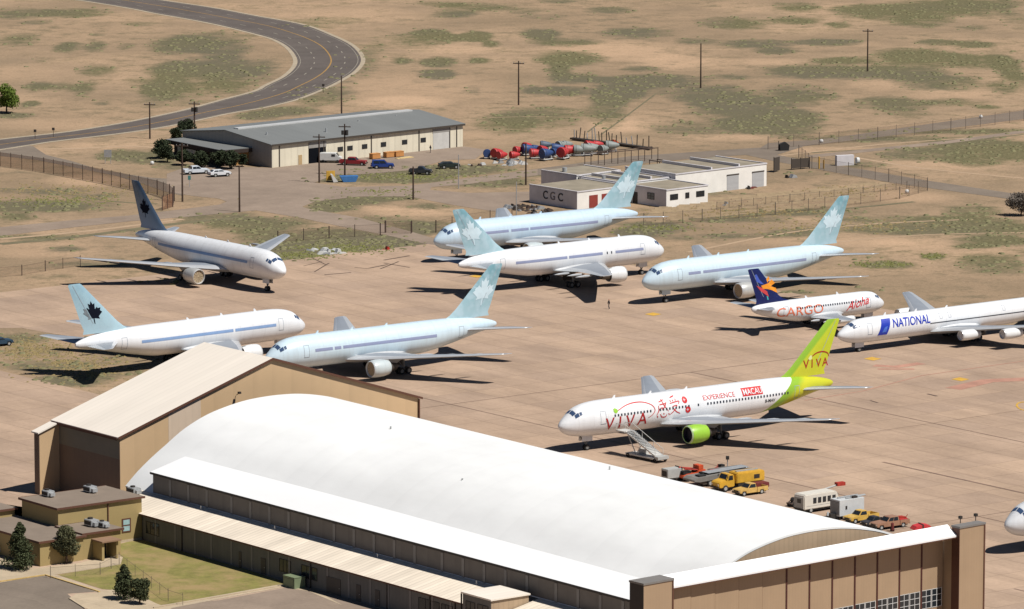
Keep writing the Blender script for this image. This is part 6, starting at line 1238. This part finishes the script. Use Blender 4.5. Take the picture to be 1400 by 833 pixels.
# ------------------------------------------------------------------ trees and shrubs
def leafmat(nm, c): return mat(nm, hx(*c), .85, .35, 1.2, spec=.2)
M_con = leafmat('conifer_needles', (92,92,66)); M_con2 = leafmat('dark_conifer_needles', (74,80,54)); M_lf = leafmat('pale_green_leaves', (104,122,52)); M_shr = leafmat('dark_shrub_leaves', (56,64,44)); M_twig = leafmat('grey_twigs', (112,104,96)); M_bark = mat('bark', hx(84,66,52), .9, .2, 3)
def tree(name, label, cat, u, v, H, Rr, shape, m, n=1500, lean=0, trunk=True, leaf=.28, group=None, base=.12):
    p = at(u, v); rt = root(name, label, cat, (p.x, p.y, 0), 0, group); rr = random.Random(int(u*7+v)); mb = MB()
    tr = MB().tube((0,0,-.1),(lean,0,H*(.5 if shape != 'cone' else .92)),.16*H/6+.05,.05,n=7)
    lob = []
    for i in range(20 if shape != 'cone' else 90):
        t = rr.random()
        if shape == 'cone': z = H*(base+(.98-base)*t); rad = Rr*(1-t)**.75*rr.uniform(.85,1.1)+.08; an = rr.uniform(0, 6.28); q = rr.uniform(.25,.72); lob.append((math.cos(an)*rad*q, math.sin(an)*rad*q, z, rad*.42+.16, .6))
        else: z = H*(.28+.56*t); rad = Rr*.5; an = rr.uniform(0, 6.28); q = rr.uniform(0,.72)*(1-abs(t-.4)*.8); lob.append((math.cos(an)*Rr*q, math.sin(an)*Rr*q, z, rad*rr.uniform(.6,1.0), .8))
        tr.tube((0,0,max(.3, z*.75)), (lob[-1][0]*.8, lob[-1][1]*.8, z), .05*H/6+.015, .015, n=5)
    for i in range(n):
        x0, y0, z0, r_, fl = lob[rr.randrange(len(lob))]
        d = Vector((rr.gauss(0,1), rr.gauss(0,1), rr.gauss(0,1))).normalized()*r_*rr.uniform(.45,1.08)**.6
        c = Vector((x0+d.x, y0+d.y, max(.15, z0+d.z*fl))); e = Vector((rr.gauss(0,1), rr.gauss(0,1), rr.gauss(0,.6))).normalized()*leaf*rr.uniform(.5,1.1); f = e.orthogonal().normalized()*leaf*rr.uniform(.35,.8)
        f.rotate(Matrix.Rotation(rr.uniform(0,6.28), 3, e))
        mb.add([c-e, c+f, c+e, c-f], [(0,1,2,3)])
    if trunk: tr.build('trunk', M_bark, rt)
    mb.build('crown', m, rt); return rt
tree('conifer_tree', 'tall dark conifer at the lower left beside the parked car', 'conifer', 28, 778, 6.6, 2.3, 'cone', M_con2, 9000, leaf=.17)
tree('pine_tree', 'rounded pine tree standing before the office entrance', 'pine tree', 91, 771, 6.0, 2.5, 'round', M_con, 8000, leaf=.17)
tree('conifer_tree', 'conifer on the sidewalk corner, left of a touching pair', 'conifer', 170, 819.5, 4.8, 1.75, 'cone', M_con2, 7000, leaf=.15)
tree('round_conifer', 'rounder bushy conifer, right of the touching pair on the sidewalk corner', 'conifer', 191, 826, 3.7, 1.6, 'round', M_con2, 5500, leaf=.15)
tree('broadleaf_tree', 'round green broadleaf tree at the upper left edge', 'tree', 9, 155, 7.0, 3.4, 'round', M_lf, 6500, leaf=.24)
tree('bare_bush', 'grey leafless bush at the right edge beside the side road', 'bush', 1396, 295, 4.6, 3.4, 'round', M_twig, 3500, leaf=.2)
for u, v, H, Rr, lab in ((255,190,4.6,2.6,'dark tree behind the dark annex beside the pole'),(222,217,4.2,2.4,'dark shrub at the left corner of the dark annex'),(241,193,3.0,1.8,'small dark shrub left of the tree behind the annex'),(300,229,4.0,2.2,'dark shrub in front of the annex corner, left of a pair'),(316,231,4.2,2.6,'dark shrub at the right corner of the annex'),(229,222,4.0,2.3,'dark bushy shrub against the left wall of the annex'),(250,226,3.4,2.2,'low dark shrub midway along the front wall of the annex'),(275,229,3.4,2.2,'low dark shrub nearer the parked white pickup'),(331,228,2.8,1.1,'small reddish shrub before the ochre brick panel')):
    tree('evergreen_shrub', lab, 'shrub', u, v, H, Rr, 'round', M_shr, 3000, leaf=.24, group='dark evergreen shrubs around the annex', trunk=True)
# ------------------------------------------------------------------ ground cover tufts, one object
def tufts(name, m, areas, hgt=.16):
    rr = random.Random(3); mb = MB()
    for u, v, ru, rv, n in areas:
        for i in range(n):
            p = at(u + rr.gauss(0, .5)*ru, v + rr.gauss(0, .5)*rv); s_ = rr.uniform(.15,.5); h_ = hgt*rr.uniform(.4,1.5); vs = []
            for k in range(7):
                a_ = k*2*math.pi/7; q = s_*rr.uniform(.6,1.1); vs.append((p.x+q*math.cos(a_), p.y+q*math.sin(a_), 0))
            vs.append((p.x+rr.uniform(-.1,.1), p.y, h_)); mb.add(vs, [(k, (k+1) % 7, 7) for k in range(7)])
    tag(mb.build(name, m), kind='stuff')
M_tft = leafmat('dry_grass_tufts', (136,120,82)); M_tfg = leafmat('green_grass_tufts', (112,112,66))
tufts('dry_grass', M_tft, [(40,478,60,14,500),(110,500,70,22,500),(1010,290,110,8,500),(100,262,130,14,350),(1160,262,60,8,300),(1150,310,150,10,300)])
tufts('green_weeds', M_tfg, [(470,340,70,7,450),(410,350,40,4,300),(80,275,90,8,250),(1276,351,14,3,90),(1209,362,40,4,150),(560,242,100,4,250),(900,312,60,4,150),(520,262,60,4,100)], .2)
rr = random.Random(11); mb = MB()
for u, v, ru, rv, st_ in GR:
    c_ = at(u, v); area = ru*rv
    for i in range(int(min(80, area*st_*.09))):
        an, q = rr.uniform(0, 6.28), rr.random()**.5; p = at(u + ru*q*math.cos(an)*1.1, v + rv*q*math.sin(an)*1.1); s_ = rr.uniform(.25,.9); h_ = s_*rr.uniform(.2,.42)
        vs = [(p.x+s_*rr.uniform(.7,1.1)*math.cos(k*1.047), p.y+s_*rr.uniform(.7,1.1)*math.sin(k*1.047), -.02) for k in range(6)] + [(p.x+s_*.55*math.cos(k*1.047+.3), p.y+s_*.55*math.sin(k*1.047+.3), h_*.8) for k in range(6)] + [(p.x, p.y, h_)]
        mb.add(vs, [(k, (k+1) % 6, (k+1) % 6+6, k+6) for k in range(6)] + [(k+6, (k+1) % 6+6, 12) for k in range(6)])
tag(mb.build('desert_scrub', leafmat('scrub_leaves', (122,118,86))), kind='stuff')
# low furrows of raked soil in the dry field
fb = mat('furrow_soil', hx(150,130,102), .95, .2, .6); mb = MB(); rr = random.Random(2)
for i in range(9):
    for j in range(46):
        if rr.random() < .25: continue
        p = at(905+j*7.4-i*3+rr.uniform(-2,2), 286-j*.72+i*2.9+ (0 if i < 7 else 2)-6); 
        if (905+j*7.4) > 1215: continue
        l_ = rr.uniform(.5,1.5); hh = rr.uniform(.12,.4); mb.prism([(p.y-.5,0),(p.y,hh),(p.y+.5,0)], p.x-l_, p.x+l_, 'x')
tag(mb.build('soil_furrows', fb), kind='stuff')
